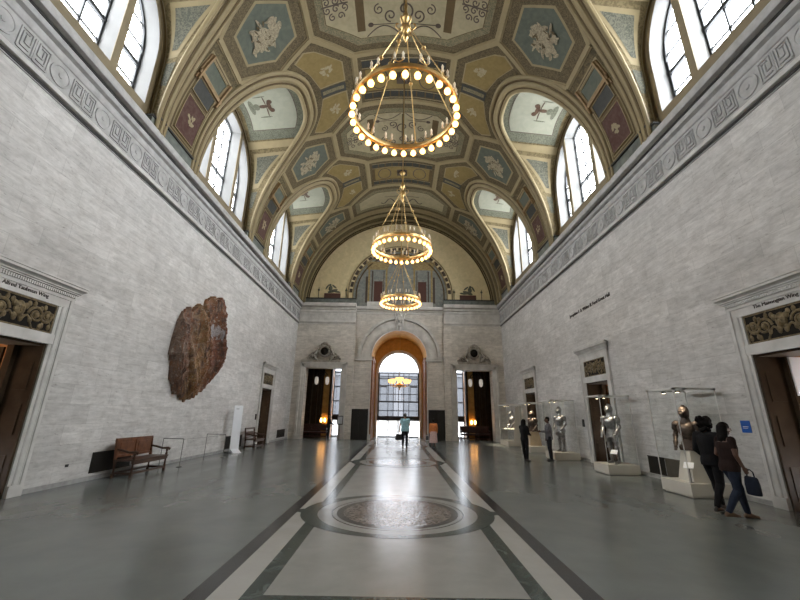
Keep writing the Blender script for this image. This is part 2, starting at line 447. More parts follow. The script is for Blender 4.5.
# ------------------------------------------------------------------ vault
def C(y, a, off=0):            # point on the vault, a in degrees from the crown
    r = RV - off; a = math.radians(a)
    return V((r*math.sin(a), y, ZS + r*math.cos(a)))
def hw(t): return GA*max(0, 1 - min(1, t)**3)**(1/3)
mb = MB()
a0 = math.degrees(A0)
rows = [[C(Y0 + (D-Y0+.05)*k/40, a0*(-1 + j/12)) for k in range(41)] for j in range(25)]
mb.grid(rows)
def groin_phi(n=40):           # angles from apex to foot
    out = []
    for k in range(n+1):
        ph = PI/2*k/n; t = math.cos(ph)**(2/3)
        out.append((math.degrees(math.acos(min(1, t*math.cos(A0)))), hw(t)))
    return out
GP = groin_phi()
for s in (-1, 1):
    edges = [(None, BAYS[0])] + list(zip(BAYS, BAYS[1:])) + [(BAYS[-1], None)]
    for b0, b1 in edges:
        rows = []
        for a, h in GP:
            y0 = b0 + h if b0 is not None else Y0
            y1 = b1 - h if b1 is not None else D + .05
            rows.append([C(y0 + (y1-y0)*k/8, s*a) for k in range(9)])
        mb.grid(rows)
ceiling = structure(mb.build('ceiling', M['vault'], fix=False))

def slices(poly, step=2.0):
    """convex polygon [(y,a)] -> [(a, ylo, yhi)]"""
    A = sorted(p[1] for p in poly); lo, hi = A[0], A[-1]
    sa = set([round(p[1], 4) for p in poly]); k = math.ceil(lo/step)*step
    while k < hi: sa.add(round(k, 4)); k += step
    out = []
    for a in sorted(sa):
        aa = min(max(a, lo+1e-4), hi-1e-4); ys = []
        for p, q in zip(poly, poly[1:]+poly[:1]):
            if (p[1]-aa)*(q[1]-aa) <= 0 and p[1] != q[1]:
                ys.append(p[0] + (q[0]-p[0])*(aa-p[1])/(q[1]-p[1]))
        if ys: out.append((a, min(ys), max(ys)))
    return out
def vpoly(mb, poly, off, m=0):
    sl = slices(poly)
    mb.grid([[C(l, a, off), C((l+h)/2, a, off), C(h, a, off)] for a, l, h in sl], m)
def scaled(poly, f, da=None):
    cy = (max(p[0] for p in poly)+min(p[0] for p in poly))/2; ca = (max(p[1] for p in poly)+min(p[1] for p in poly))/2
    hy = max(p[0] for p in poly)-cy; hs = math.radians(max(p[1] for p in poly)-ca)*RV
    fy = 1 - f/hy; fs = 1 - f/hs
    return [(cy+(p[0]-cy)*fy, ca+(p[1]-ca)*fs) for p in poly]
def panel(mb, poly, insets):
    """nested painted fields: [(inset metres, material index)]"""
    for k, (f, m) in enumerate(insets): vpoly(mb, scaled(poly, f) if f else poly, .012 + .008*k, m)
def ribbon(mb, p, q, w=.30, h=.07, m=0):
    n = max(2, int(abs(q[1]-p[1])/2)+2); pts = []
    for k in range(n+1):
        f = k/n; pts.append((p[0]+(q[0]-p[0])*f, p[1]+(q[1]-p[1])*f))
    dy = q[0]-p[0]; ds = math.radians(q[1]-p[1])*RV; L = math.hypot(dy, ds); ny, ns = -ds/L, dy/L
    rows = []
    for y, a in pts:
        row = []
        for lat, off in ((-w/2,-.01),(-w/2,h*.45),(-w*.34,h*.5),(-w*.3,h),(w*.3,h),(w*.34,h*.5),(w/2,h*.45),(w/2,-.01)):
            row.append(C(y+ny*lat, a+math.degrees(ns*lat/RV), off))
        rows.append(row)
    mb.grid(rows, m)
def vblob(mb, cy, ca, ry, rs, rot, off, m=0, n=12):
    pts = []
    for k in range(n):
        t = 2*PI*k/n; x = math.cos(t)*ry; z = math.sin(t)*rs
        pts.append(C(cy + x*math.cos(rot)-z*math.sin(rot), ca + math.degrees((x*math.sin(rot)+z*math.cos(rot))/RV), off))
    mb.face(pts, m)
def figure(mb, cy, ca, size, rng, off=.05, m=0):
    for k in range(11):
        d = size*.62*math.sqrt(rng.random()); t = rng.random()*2*PI
        vblob(mb, cy+d*math.cos(t), ca+math.degrees(d*math.sin(t)/RV), size*rng.uniform(.18,.38), size*rng.uniform(.1,.2), rng.random()*PI, off+.002*k, m)
def vcurve(mb, pts, w, off=.05, m=0):
    """pts in (y, a) ; flat painted line"""
    P = [V((y, math.radians(a)*RV)) for y, a in pts]; rows = []
    for k, p in enumerate(P):
        t = P[min(k+1,len(P)-1)] - P[max(k-1,0)]
        t = t.normalized() if t.length > 1e-9 else V((1,0)); n = V((-t.y, t.x))
        rows.append([C((p+n*e*w/2).x, math.degrees((p+n*e*w/2).y/RV), off) for e in (-1, 1)])
    mb.grid(rows, m)
def spiral(cy, ca, r, turns, st, sg=1, n=26):
    out = []
    for k in range(n+1):
        f = k/n; rr = r*(1-.8*f); t = st + sg*turns*2*PI*f
        out.append((cy+rr*math.cos(t), ca+math.degrees(rr*math.sin(t)/RV)))
    return out

mats_p = [M['border'], M['rib'], M['oct_bd'], M['oct'], M['blue'], M['yellow'], M['dkpanel'], M['redpanel'], M['pale'], M['pale2'], M['brownline'], M['rib_dk'], M['gilt']]
BD, RB, OB, OC, BL, YE, DK, RD, PA, P2, LN, RK, GI = range(13)
pn = MB(); rb = MB(); rng = random.Random(3)
def clipy(poly, ymax):
    out = []
    for p, q in zip(poly, poly[1:]+poly[:1]):
        if p[0] <= ymax: out.append(p)
        if (p[0]-ymax)*(q[0]-ymax) < 0:
            f = (ymax-p[0])/(q[0]-p[0]); out.append((ymax, p[1]+(q[1]-p[1])*f))
    return out
YEND = 26.75
for p in PIERS + [25.845]:
    end = p > 25
    octo = [(p+2.33,-17.5),(p+2.33,17.5),(p+1.0,30.5),(p-1.0,30.5),(p-2.33,17.5),(p-2.33,-17.5),(p-1.0,-30.5),(p+1.0,-30.5)]
    if end: octo = clipy(octo, YEND)
    panel(pn, octo, [(.15,BD),(.40,RK),(.43,OB),(.72,RK),(.75,OC)])
    for a, b in zip(octo, octo[1:]+octo[:1]): ribbon(rb, a, b)
    if not end:
        # painted octagon: bands, arches, arabesque scrolls
        for sg in (1, -1):
            vpoly(pn, [(p-1.28,sg*12.6),(p+1.28,sg*12.6),(p+1.28,sg*15.2),(p-1.28,sg*15.2)], .05, LN if sg > 5 else RK)
            for e in (1, -1):
                vcurve(pn, [(p+e*(1.55-.42*math.sin(PI*k/20)), sg*(1.0+11.2*k/20)) for k in range(21)], .05, .055, LN)
                vcurve(pn, [(p+e*1.05, sg*2.0),(p+e*1.05, sg*10.5)], .035, .055, LN)
                vcurve(pn, spiral(p+e*.72, sg*4.4, .26, 1.3, 0, e*sg), .06, .056, LN)
                vcurve(pn, spiral(p+e*.45, sg*8.0, .22, 1.3, PI, -e*sg), .05, .056, LN)
                for j in range(5):
                    vcurve(pn, spiral(p+e*(.15+.3*(j%2)), sg*(18.5+1.35*j), .15, 1.2, j, e), .05, .056, LN)
                vblob(pn, p+e*1.05, sg*10.8, .1, .12, 0, .057, LN)
            vcurve(pn, [(p, sg*(17.3+8.2*k/8)) for k in range(9)], .06, .055, LN)
        vcurve(pn, [(p-1.5+3.0*k/8, 0) for k in range(9)], .12, .055, RK)
        for e in (1, -1):
            vcurve(pn, spiral(p+e*.5, 0, .4, 1.0, 0, e), .07, .057, LN)
    else:
        for sg in (1,-1):
            vcurve(pn, [(24.9, sg*2.0),(24.9, sg*10)], .05, .055, LN)
            vcurve(pn, [(25.5+.3*math.sin(k*.9), sg*(1+k*1.1)) for k in range(11)], .09, .055, LN)
    for sg in (1, -1):
        if end: hx = [(p-1.0,sg*30.5),(YEND,sg*30.5),(YEND,sg*57.5),(p-.9,sg*57.5),(p-1.75,sg*43.5)]
        else: hx = [(p-1.0,sg*30.5),(p+1.0,sg*30.5),(p+1.75,sg*43.5),(p+.9,sg*57.5),(p-.9,sg*57.5),(p-1.75,sg*43.5)]
        panel(pn, hx, [(.12,RK),(.17,BD),(.56,RB),(.66,BL)])
        for a, b in zip(hx, hx[1:]+hx[:1]): ribbon(rb, a, b, .26)
        cy = p if not end else p-.1
        figure(pn, cy, sg*44.5, .72 if not end else .5, rng, .055, PA); figure(pn, cy-.16, sg*41.5, .55, rng, .056, PA); figure(pn, cy+.16, sg*47.5, .5, rng, .057, PA)
        for (dy_, da_, ry_, rs_, ro_) in ((0,0,.34,.26,.4),(-.22,-3.2,.2,.14,1.2),(.25,2.4,.22,.15,.2),(.05,-4.2,.1,.1,0),(-.3,2.8,.24,.09,.9),(.32,-2.2,.2,.08,2.2)): vblob(pn, cy+dy_, sg*(44.5+da_), ry_, rs_, ro_, .081+.002*abs(da_), PA)
        for k in range(16):
            t_ = rng.random()*2*PI; d_ = .5*math.sqrt(rng.random())
            vblob(pn, cy+d_*math.cos(t_), sg*(44.5+math.degrees(d_*math.sin(t_)/RV)), rng.uniform(.05,.12), rng.uniform(.015,.04), rng.random()*PI, .095, BD)
        for k in range(7):
            t_ = 2*PI*k/7+.3; vblob(pn, cy+.5*math.cos(t_), sg*(44.5+math.degrees(.5*math.sin(t_)/RV)), .2, .05, t_+.5, .0935, PA)
        # pier foot panels below the hexagon
        yy0, yy1 = (p-.74, p+.74) if not end else (p-.85, YEND-.1)
        panel(pn, [(yy0,sg*60.5),(yy1,sg*60.5),(yy1,sg*86),(yy0,sg*86)], [(0,RB),(.06,RK),(.12,RB),(.16,RK)])
        q0, q1 = yy0+.2, yy1-.2
        for (A, B, m) in ((62.2,66.5,BL),(68.2,72.5,DK),(74,84.5,RD)):
            vpoly(pn, [(q0,sg*A),(q1,sg*A),(q1,sg*B),(q0,sg*B)], .06, m)
            for e in (q0, q1): ribbon(rb, (e,sg*A),(e,sg*B), .05, .09)
            for e in (A, B): ribbon(rb, (q0,sg*e),(q1,sg*e), .05, .09)
        figure(pn, (q0+q1)/2, sg*79, .34, rng, .07, P2)
        ribbon(pn, (yy0,sg*67.4),(yy1,sg*67.4), .22, .16, GI)
        for e in (yy0+.1, yy1-.1): ribbon(pn, (e,sg*61.3),(e,sg*69.5), .12, .18, GI)
for b in BAYS[1:]:
    rc = [(b-1.445,-17.5),(b+1.445,-17.5),(b+1.445,17.5),(b-1.445,17.5)]
    panel(pn, rc, [(.15,BD),(.3,RK)])
    for sg in (1, -1): ribbon(rb, (b-1.445,sg*17.5),(b+1.445,sg*17.5))
    vpoly(pn, [(b-.62,-14),(b+.62,-14),(b+.62,14),(b-.62,14)], .035, YE)
    for k in range(9):
        a = -13.6 + 3.4*k
        for e in (1, -1):
            vpoly(pn, [(b+e*.74,a-1.45),(b+e*1.08,a-1.45),(b+e*1.08,a+1.45),(b+e*.74,a+1.45)], .035, DK)
    for e in (1, -1):
        vcurve(pn, [(b+e*.70,-15.2),(b+e*.70,-5),(b+e*.70,5),(b+e*.70,15.2)], .035, .04, P2)
        vcurve(pn, [(b+e*1.13,-15.2),(b+e*1.13,-5),(b+e*1.13,5),(b+e*1.13,15.2)], .035, .04, P2)
        for q in (-9, 9):
            vcurve(pn, [(b+e*.55*math.cos(t*PI/10), q+3.2*math.sin(t*PI/10)*(1 if q > 0 else -1)) for t in range(-5, 6)], .06, .04, LN)
    vpoly(pn, [(b-.33,-2.6),(b+.33,-2.6),(b+.33,2.6),(b-.33,2.6)], .042, LN)
    for sg in (1, -1):
        for e in (1, -1):
            ye = [(b+e*1.30,sg*22.0),(b+e*.34,sg*22.0),(b+e*.34,sg*31.2),(b+e*1.2,sg*33.6),(b+e*2.0,sg*37.6),(b+e*2.28,sg*34),(b+e*2.15,sg*30.5)]
            big = [(b+e*1.35,sg*19.4),(b+e*.25,sg*19.4),(b+e*.25,sg*33.2),(b+e*1.1,sg*34.6),(b+e*2.15,sg*40),(b+e*2.62,sg*34),(b+e*2.45,sg*30)]
            vpoly(pn, big, .012, BD); vpoly(pn, [(x+(-e)*-.0, a) for x, a in scaled(ye, -.06)], .02, RB); vpoly(pn, ye, .028, YE)
            figure(pn, b+e*1.15, sg*27.5, .42, rng, .05, P2)
        vpoly(pn, [(b-.24,sg*21.8),(b+.24,sg*21.8),(b+.24,sg*31.5),(b-.24,sg*31.5)], .03, DK)
        vpoly(pn, [(b-.10,sg*22.5),(b+.10,sg*22.5),(b+.10,sg*30.8),(b-.10,sg*30.8)], .036, OB)
pn.build('painted_panels', mats_p, ceiling, fix=False)
rb.build('ceiling_ribs', M['rib'], ceiling)

# groin mouldings and lunettes
def resample(pts, n):
    L = [0]
    for a, b in zip(pts, pts[1:]): L.append(L[-1] + (b-a).length)
    out = []; j = 0
    for k in range(n+1):
        d = L[-1]*k/n
        while j < len(L)-2 and L[j+1] < d: j += 1
        f = (d-L[j])/max(1e-9, L[j+1]-L[j]); out.append(pts[j].lerp(pts[j+1], f))
    return out
XW = 8.0; AR_O, AR_Z, AR_I, ZB = 2.75, 12.72, 2.45, 10.3
def arch_pts(yc, r, x, zb=ZB, n=32, zc=AR_Z):
    return [V((x, yc-r, zb)), V((x, yc-r, (zb+zc)/2))] + [V((x, yc-r*math.cos(PI*k/n), zc+r*math.sin(PI*k/n))) for k in range(n+1)] + [V((x, yc+r, (zb+zc)/2)), V((x, yc+r, zb))]
NL = 56; NV = 10
for s in (-1, 1):
    for bi, yc in enumerate(BAYS):
        g = [C(yc-h, s*a) for a, h in GP[::-1]] + [C(yc+h, s*a) for a, h in GP[1:]]
        G = resample(g, NL)
        Wc = resample(arch_pts(yc, AR_O, s*XW), NL)
        def L(u, v, off=0):
            k = min(max(u, 0), 1)*NL; i = min(int(k), NL-1); f = k-i
            a = Wc[i].lerp(Wc[i+1], f); b = G[i].lerp(G[i+1], f)
            p = a.lerp(b, v)
            if off:
                du = (Wc[i+1]-Wc[i]).lerp(G[i+1]-G[i], v); n = du.cross(b-a)
                if n.length > 1e-6:
                    n.normalize()
                    if n.dot(V((0,yc,11)) - p) < 0: n = -n
                    p = p + n*off
            return p
        mb = MB()
        mb.grid([[L(k/NL, j/NV) for j in range(NV+1)] for k in range(NL+1)], 0)
        if bi:
            def patch(u0, u1, v0, v1, off, m, taper=0):
                n = max(3, int((u1-u0)*NL)+1); rows = []
                for k in range(n+1):
                    u = u0+(u1-u0)*k/n; rows.append([L(u, v0+(v1-v0)*j/6, off) for j in range(7)])
                mb.grid(rows, m)
            patch(.375,.625,.08,.93,.015,1); patch(.409,.591,.15,.82,.025,5); patch(.412,.588,.16,.81,.03,2)
            for e in (0, 1):
                f = (lambda u: u) if e == 0 else (lambda u: 1-u)
                def pa(u0, u1, v0, v1, off, m):
                    a, b = sorted((f(u0), f(u1))); patch(a, b, v0, v1, off, m)
                pa(.342,.370,.0,1,.05,3)                       # cross rib
                def tp(u0, u1, a0, a1, b0, b1, off, m):    # tapering panel
                    rows = []
                    for k in range(9):
                        q = k/8; u = f(u0+(u1-u0)*q); va = a0+(a1-a0)*q; vb = b0+(b1-b0)*q
                        rows.append([L(u, va+(vb-va)*j/6, off) for j in range(7)])
                    mb.grid(rows, m)
                tp(.325,.19,.12,.16,.86,.46,.015,3); tp(.312,.21,.20,.23,.74,.38,.025,4); tp(.175,.11,.15,.2,.5,.5,.02,4)
            # dancer and candelabra painted on the cream field
            def lb(u, v, ru, rv, off, m, n=10):
                mb.face([L(u+ru*math.cos(2*PI*k/n), v+rv*math.sin(2*PI*k/n), off) for k in range(n)], m)
            for (du, v, ru, rv, m) in ((0,.23,.05,.05,6),(0,.31,.022,.06,6),(0,.42,.012,.09,7),(0,.52,.03,.04,7),(.022,.55,.014,.05,7),(-.022,.55,.014,.05,7),
                                       (.055,.42,.004,.12,6),(-.055,.42,.004,.12,6),(.03,.47,.03,.012,7),(-.03,.47,.03,.012,7)):
                lb(.5+du*.75, .26+(v-.26)*.8, ru*.62, rv*.72, .04, m)
        o = mb.build('lunette', [M['lun'], M['lun_gn'], M['lun_cream'], M['rib'], M['lun_blue'], M['brownline'], M['lun_gn'], M['leather']], ceiling, fix=False)
        # rolled moulding along the groin
        mg = MB()
        gg = resample(g, 80)
        nrm = [V((-p.x, 0, ZS-p.z)).normalized() for p in gg]
        for lat, rad, m in ((-.27,.085,0),(-.16,.055,1),(-.02,.125,0),(.14,.055,1),(.25,.085,0)):
            line = []; rr = []
            for k, p in enumerate(gg):
                t = (gg[min(k+1,80)]-gg[max(k-1,0)]).normalized(); b = t.cross(nrm[k])
                f = .62 + .38*math.sin(PI*k/80)
                line.append(p + b*lat*f*1.12*(1 if s < 0 else 1) + nrm[k]*.03); rr.append(rad*f*1.15)
            mg.tube(line, rr, 8, m)
        mg.build('groin_moulding', [M['rib'], M['rib_dk']], ceiling)
        # the wall arch: band, reveal, sill ledge
        mw = MB()
        for r0, r1, x0, x1, m in ((2.98,2.70,s*7.93,s*7.93,0),(2.70,2.70,s*7.93,s*8.0,1),(2.70,2.58,s*8.0,s*7.95,1),(2.58,2.58,s*7.95,s*8.0,0),(2.58,AR_I,s*8.0,s*8.0,0),(AR_I,AR_I,s*8.0,s*8.55,2),(AR_I,3.1,s*8.55,s*8.55,2)):
            mw.grid([arch_pts(yc, r0, x0), arch_pts(yc, r1, x1)], m)
        # ledge below the lights
        mw.box((s*7.98, yc-3.0, 10.0), (s*8.9, yc+3.0, 10.78), 3)
        for e in (1, -1):
            yy = yc+e*1.12; zt = AR_Z + math.sqrt(AR_I**2-1.0**2) + .05
            mw.box((s*8.0, yy-.125, 10.7), (s*8.02, yy+.125, zt), 0)
            mw.box((s*8.02, yy-.125, 10.7), (s*8.55, yy+.125, zt), 2)
        trim(mw, [M['tan'], M['rib_dk'], M['white'], M['tan']])
wn = [0]
def arch_z(y, yc, r): return AR_Z + math.sqrt(max(0, r*r-(y-yc)**2))
for s in (-1, 1):
    for yc in BAYS:
        wn[0] += 1
        win = structure(empty('window_%d' % wn[0], (0,0,0)))
        fr = MB(); pa = MB(); x = s*8.5
        for y0, y1 in ((-2.44,-1.245),(-.995,.995),(1.245,2.44)):
            c = (y0+y1)/2
            def zz(y): return min(arch_z(yc+y, yc, 2.44), 99)
            # outer frame
            for y in (y0, y1):
                fr.bar((x, yc+y*.985+(.0), 10.78), (x, yc+y*.985, max(10.9, zz(y))), .07, .09, (0,1,0))
            n = 10
            top = [V((x, yc+y0+(y1-y0)*k/n, zz(y0+(y1-y0)*k/n)-.02)) for k in range(n+1)]
            for a, b in zip(top, top[1:]): fr.bar(a, b, .09, .09, (1,0,0))
            fr.bar((x,yc+y0,10.82),(x,yc+y1,10.82), .07, .08)
            fr.bar((x,yc+y0,12.25),(x,yc+y1,12.25), .10, .13)
            nv = 2 if y1-y0 > 1.5 else 1
            vs = [y0+(y1-y0)*(k+1)/(nv+1) for k in range(nv)] if nv > 1 else []
            for y in vs: fr.bar((x,yc+y,10.8),(x,yc+y,zz(y)), .055, .05, (0,1,0))
            z = 11.5
            while z < 15.1:
                r2 = 2.44**2-(z-AR_Z)**2 if z > AR_Z else 99
                lim = math.sqrt(r2) if r2 > 0 else 0
                a, b = max(y0,-lim), min(y1,lim)
                if b-a > .1 and abs(z-12.25) > .2: fr.bar((x,yc+a,z),(x,yc+b,z), .05, .05)
                z += .72
            bot = [V((x+s*.02, p.y, 10.78)) for p in top]
            pa.grid([bot, [V((x+s*.02, p.y, p.z)) for p in top]])
        fr.build('window_frame', M['iron'], win); pa.build('pane', M['glass'], win, fix=False)
        la = bpy.data.lights.new('daylight_portal', 'AREA'); la.shape = 'RECTANGLE'; la.size = 4.9; la.size_y = 4.5; la.cycles.is_portal = True
        lo = bpy.data.objects.new('daylight_portal', la); COL.objects.link(lo); lo.location = (s*8.75, yc, 12.95)
        lo.rotation_euler = (0, s*PI/2, 0)
# pier foot blocks on the cornice
mb = MB()
for s in (-1, 1):
    for p, h0, h1 in [(-4.35,-.2,1.25),(3.195,-1.28,1.28),(10.745,-1.28,1.28),(18.295,-1.28,1.28),(25.845,-1.28,2.7)]:
        mb.box((s*7.56, p+h0+.12, 10.02), (s*8.1, p+h1-.12, 10.36), 0)
        mb.box((s*7.50, p+h0+.08, 10.36), (s*8.1, p+h1-.08, 10.43), 1)
        mb.box((s*7.62, p+h0-.1, 10.02), (s*8.1, p+h1+.1, 10.28), 0)
        mb.box((s*7.58, p+h0-.13, 10.28), (s*8.1, p+h1+.13, 10.34), 1)
trim(mb, [M['green_block'], M['black_mold_shade']])

# ------------------------------------------------------------------ end wall
XO0, XO1, ZO = 4.3, 6.95, 5.0            # side openings
AR, AS = 2.1, 5.9                         # centre arch
wf = MB(); yS, yC = 28.5, 28.72
def qf(x0, x1, z0, z1, y, m=0): wf.face([(x0,y,z0),(x1,y,z0),(x1,y,z1),(x0,y,z1)], m)
for s in (-1, 1):
    qf(s*7.9, s*XO1, 0, 10, yS); qf(s*XO1, s*XO0, ZO, 10, yS); qf(s*XO0, s*3.4, 0, 10, yS)
    wf.face([(s*3.4,yS,0),(s*3.4,yC,0),(s*3.4,yC,10),(s*3.4,yS,10)])
    qf(s*3.4, s*AR, 0, 10, yC)
    for x in (XO0, XO1): wf.face([(s*x,yS,0),(s*x,29.3,0),(s*x,29.3,ZO),(s*x,yS,ZO)])
    wf.face([(s*XO0,yS,ZO),(s*XO1,yS,ZO),(s*XO1,29.3,ZO),(s*XO0,29.3,ZO)])
def arc(r, y, n=32, zc=AS, cx=0): return [V((cx-r*math.cos(PI*k/n), y, zc+r*math.sin(PI*k/n))) for k in range(n+1)]
a1 = arc(AR, yC); wf.grid([a1, [V((p.x, yC, 10)) for p in a1]])
wf.grid([[V((-AR,yC,0))]+a1+[V((AR,yC,0))], [V((-AR,28.82,0))]+arc(AR,28.82)+[V((AR,28.82,0))]])
wall_far = structure(wf.build('wall_far', M['wall_f'], fix=False))
# upper tympanum
mb = MB()
mb.grid([[V((-8.6+17.2*k/40, 28.70, 9.9)) for k in range(41)], [V((-8.6+17.2*k/40, 28.70, 18.3)) for k in range(41)]])
tymp = mb.build('tympanum', M['tymp'], wall_far, fix=False)
def halfring(mb, r0, r1, y0, y1, zc, m=0, n=48, zb=None):
    """solid arched band, front y0, back y1"""
    def pts(r, y):
        p = arc(r, y, n, zc)
        return ([V((-r,y,zb))]+p+[V((r,y,zb))]) if zb is not None else p
    mb.grid([pts(r0,y1), pts(r0,y0), pts(r1,y0), pts(r1,y1)], m)
mb = MB()   # stepped arch mouldings that frame the end of the vault
for r0, r1, y0, y1, m in ((7.36,7.62,28.55,28.7,1),(7.42,7.62,28.3,28.56,0),(7.47,7.62,27.6,28.32,1),(7.40,7.62,27.35,27.6,0),(7.52,7.62,26.95,27.36,1),(7.46,7.62,26.75,26.97,0),
                          (7.22,7.30,28.62,28.7,2)):
    halfring(mb, r0, r1, y0, y1, ZS, m)
mb.build('vault_end_mouldings', [M['rib'], M['vault'], M['rib_dk']], ceiling)
mb = MB()   # painted niche with checkered arch
NZ = 10.9
n = 40; fan = arc(3.75, 28.685, n, NZ)
mb.grid([[V((p.x,28.685,9.9)) for p in fan], fan], 0)
halfring(mb, 3.72, 3.80, 28.60, 28.7, NZ, 2, zb=9.9); halfring(mb, 4.10, 4.2, 28.62, 28.7, NZ, 2, zb=9.9); halfring(mb, 3.80, 4.10, 28.66, 28.7, NZ, 3, zb=9.9)
for k in range(23):
    t = PI*(k+.5)/23; d = (PI/23)*(.40 if k % 2 else .30)
    q = [V((-math.cos(t+e)*r, 28.655, NZ+math.sin(t+e)*r)) for r, e in ((3.83,-d),(4.07,-d),(4.07,d),(3.83,d))]
    mb.face(q, 4)
def mq(x0, x1, z0, z1, y, m):
    for s in (-1, 1): mb.box((s*x0, y, z0), (s*x1, 28.7, z1), m)
mq(1.0,2.7,13.0,13.55,28.66,1); mq(.9,2.8,13.55,13.7,28.63,5); mq(1.2,2.45,9.95,13.0,28.675,0); mq(1.42,2.1,10.3,12.0,28.665,6); mq(1.3,1.36,10.0,12.9,28.66,4); mq(2.2,2.3,10.0,12.9,28.66,4)
mq(2.45,2.6,10.0,13.0,28.65,1); mq(1.05,1.2,10.0,13.0,28.65,1); mq(2.62,2.78,10.2,12.4,28.67,4); mq(0,.95,10.0,12.0,28.678,7); mq(2.9,3.5,10.3,12.2,28.675,7)
halfring(mb, .95, 1.15, 28.64, 28.7, 13.2, 1)
halfring(mb, 3.45, 3.55, 28.65, 28.7, NZ, 8, zb=9.9)
mb.build('painted_niche', [M['mural_bl'], M['mural_y'], M['rib'], M['tymp'], M['brownline'], M['mural_y'], M['mural_red'], M['mural_bl'], M['rib_dk']], wall_far, fix=False)
mb = MB()   # two reclining painted figures on red bases, drawn in low relief
for s in (-1, 1):
    mb.box((s*4.75, 28.64, 10.55), (s*6.05, 28.7, 10.92), 0)
    c = s*5.4
    for (x, z, rx, rz, rot) in ((0,11.12,.42,.13,.3*s),(.18*s,11.35,.16,.22,-.2*s),(.22*s,11.62,.10,.11,0),(-.35*s,11.06,.3,.08,.15),(.45*s,11.45,.07,.25,-.5*s),(-.12*s,11.5,.07,.24,.9*s)):
        mb.ball((c+x, 28.68, z), 1, 10, 1, (rx,.04,rz), Matrix.Rotation(rot,3,'Y'))
    for x in (4.3, 6.5):
        mb.bar((s*x,28.68,10.5),(s*x,28.68,11.4), .05, .03, (0,1,0), 1); mb.ball((s*x,28.68,11.2), .09, 8, 1)
mb.build('painted_figures', [M['mural_red'], M['lun_gn']], wall_far)
# entablature of the end wall
mb = MB()
for s in (-1, 1):
    P2_ = [(a, z) for a, z in PROF]
    mb.extrude(P2_, lambda a, z: (s*7.75, yS-a, z), lambda a, z: (s*3.4, yS-a, z), 0)
    mb.box((s*4.0, yS-.05, 8.72), (s*7.1, yS-.07, 9.20), 0)
    for k in range(5): mb.lathe([(.2,0),(.2,-.03),(.16,-.03),(.15,-.012),(0,-.02)], (s*(4.4+.62*k), yS-.07, 8.96), 16, 0, 'y')
    mb.box((s*7.8, 28.35, 10.03), (s*3.45, 28.72, 10.36), 1); mb.box((s*7.8, 28.32, 10.36), (s*3.45, 28.72, 10.45), 2)
mb.extrude([(-.1,9.25),(.04,9.27),(.05,9.42),(.12,9.46),(.14,9.52),(.08,9.53),(.08,9.58),(.30,9.62),(.32,9.72),(.30,9.80),(.24,9.86),(-.1,9.9)],
           lambda a, z: (-3.4, yC-a, z), lambda a, z: (3.4, yC-a, z), 0)
for s in (-1, 1): mb.box((s*1.2, 28.55, 9.86), (s*2.6, 28.72, 10.25), 0)
trim(mb, [M['marble_f'], M['green_block'], M['black_mold_shade']])
mb = MB()   # arch surround, imposts and keystone
halfring(mb, 2.1, 2.2, yC-.20, yC, AS, 0); halfring(mb, 2.2, 2.26, yC-.10, yC, AS, 0); halfring(mb, 2.26, 2.86, yC-.16, yC, AS, 0); halfring(mb, 2.86, 2.92, yC-.08, yC, AS, 0); halfring(mb, 2.92, 3.12, yC-.30, yC, AS, 0)
for s in (-1, 1):
    mb.box((s*2.02, yC-.16, 5.62), (s*3.35, yC, 5.78), 0); mb.box((s*2.06, yC-.20, 5.78), (s*3.38, yC, 5.90), 0)
    mb.box((s*2.10, yC-.08, 0), (s*2.18, yC, 5.62), 0); mb.box((s*2.0, yC-.2, 0), (s*2.2, yC, .35), 0)
mb.loft([((0,yC-.15,7.95),.27,.17),((0,yC-.17,8.6),.33,.2),((0,yC-.22,9.3),.38,.26)], 4, 0)
mb.ball((0,yC-.36,8.9), .24, 12, 0, (1,.6,1.2)); mb.ball((0,yC-.42,8.3), .16, 10, 0)
for e in (1,-1):
    mb.tube([V((e*(.28-.1*math.cos(t*.5)), yC-.34, 8.5+.13*t)) for t in range(7)], .06, 6, 0)
trim(mb, M['marble_f'])
# side opening surrounds with carved crests
def crest(mb, cx, y, z, m=0, m2=1):
    Tm = Matrix.Translation((0,y,0)) @ Matrix.Diagonal((1,2.1,1.08,1)) @ Matrix.Translation((0,-y,-z)); Tm = Matrix.Translation((0,0,z)) @ Tm; mb.M = Tm
    mb.box((cx-1.2, y-.1, z), (cx+1.2, y, z+.12), m)
    mb.lathe([(.42,0),(.42,-.14),(.34,-.16),(.29,-.08),(.0,-.07)], (cx, y, z+.75), 20, m, 'y'); mb.lathe([(.27,0),(.27,-.1),(.1,-.16),(0,-.17)], (cx,y,z+.75), 16, m2, 'y')
    for e in (1, -1):
        mb.lathe([(.26,0),(.26,-.1),(.2,-.13),(.17,-.06),(0,-.06)], (cx+e*.74, y, z+.42), 14, m, 'y'); mb.lathe([(.15,0),(.15,-.1),(0,-.13)], (cx+e*.74,y,z+.42), 12, m2, 'y')
        pts = [V((cx+e*(1.22-.12*k), y-.08, z+.2+.09*k+.10*math.sin(k*1.3))) for k in range(8)]
        mb.tube(pts, [.06,.08,.10,.10,.09,.09,.08,.06], 8, m)
        for k in range(6):
            a = .35+k*.42; mb.ball((cx+e*.5*math.cos(a), y-.1, z+.75+.5*math.sin(a)), .09, 8, m, (1,.7,1.2))
        mb.tube([V((cx+e*(.45+.28*math.sin(k*.45)), y-.08, z+.12+.11*k)) for k in range(6)], [.09,.1,.1,.09,.07,.04], 8, m)
    mb.ball((cx, y-.1, z+1.28), .14, 10, m, (1.3,.7,.9))
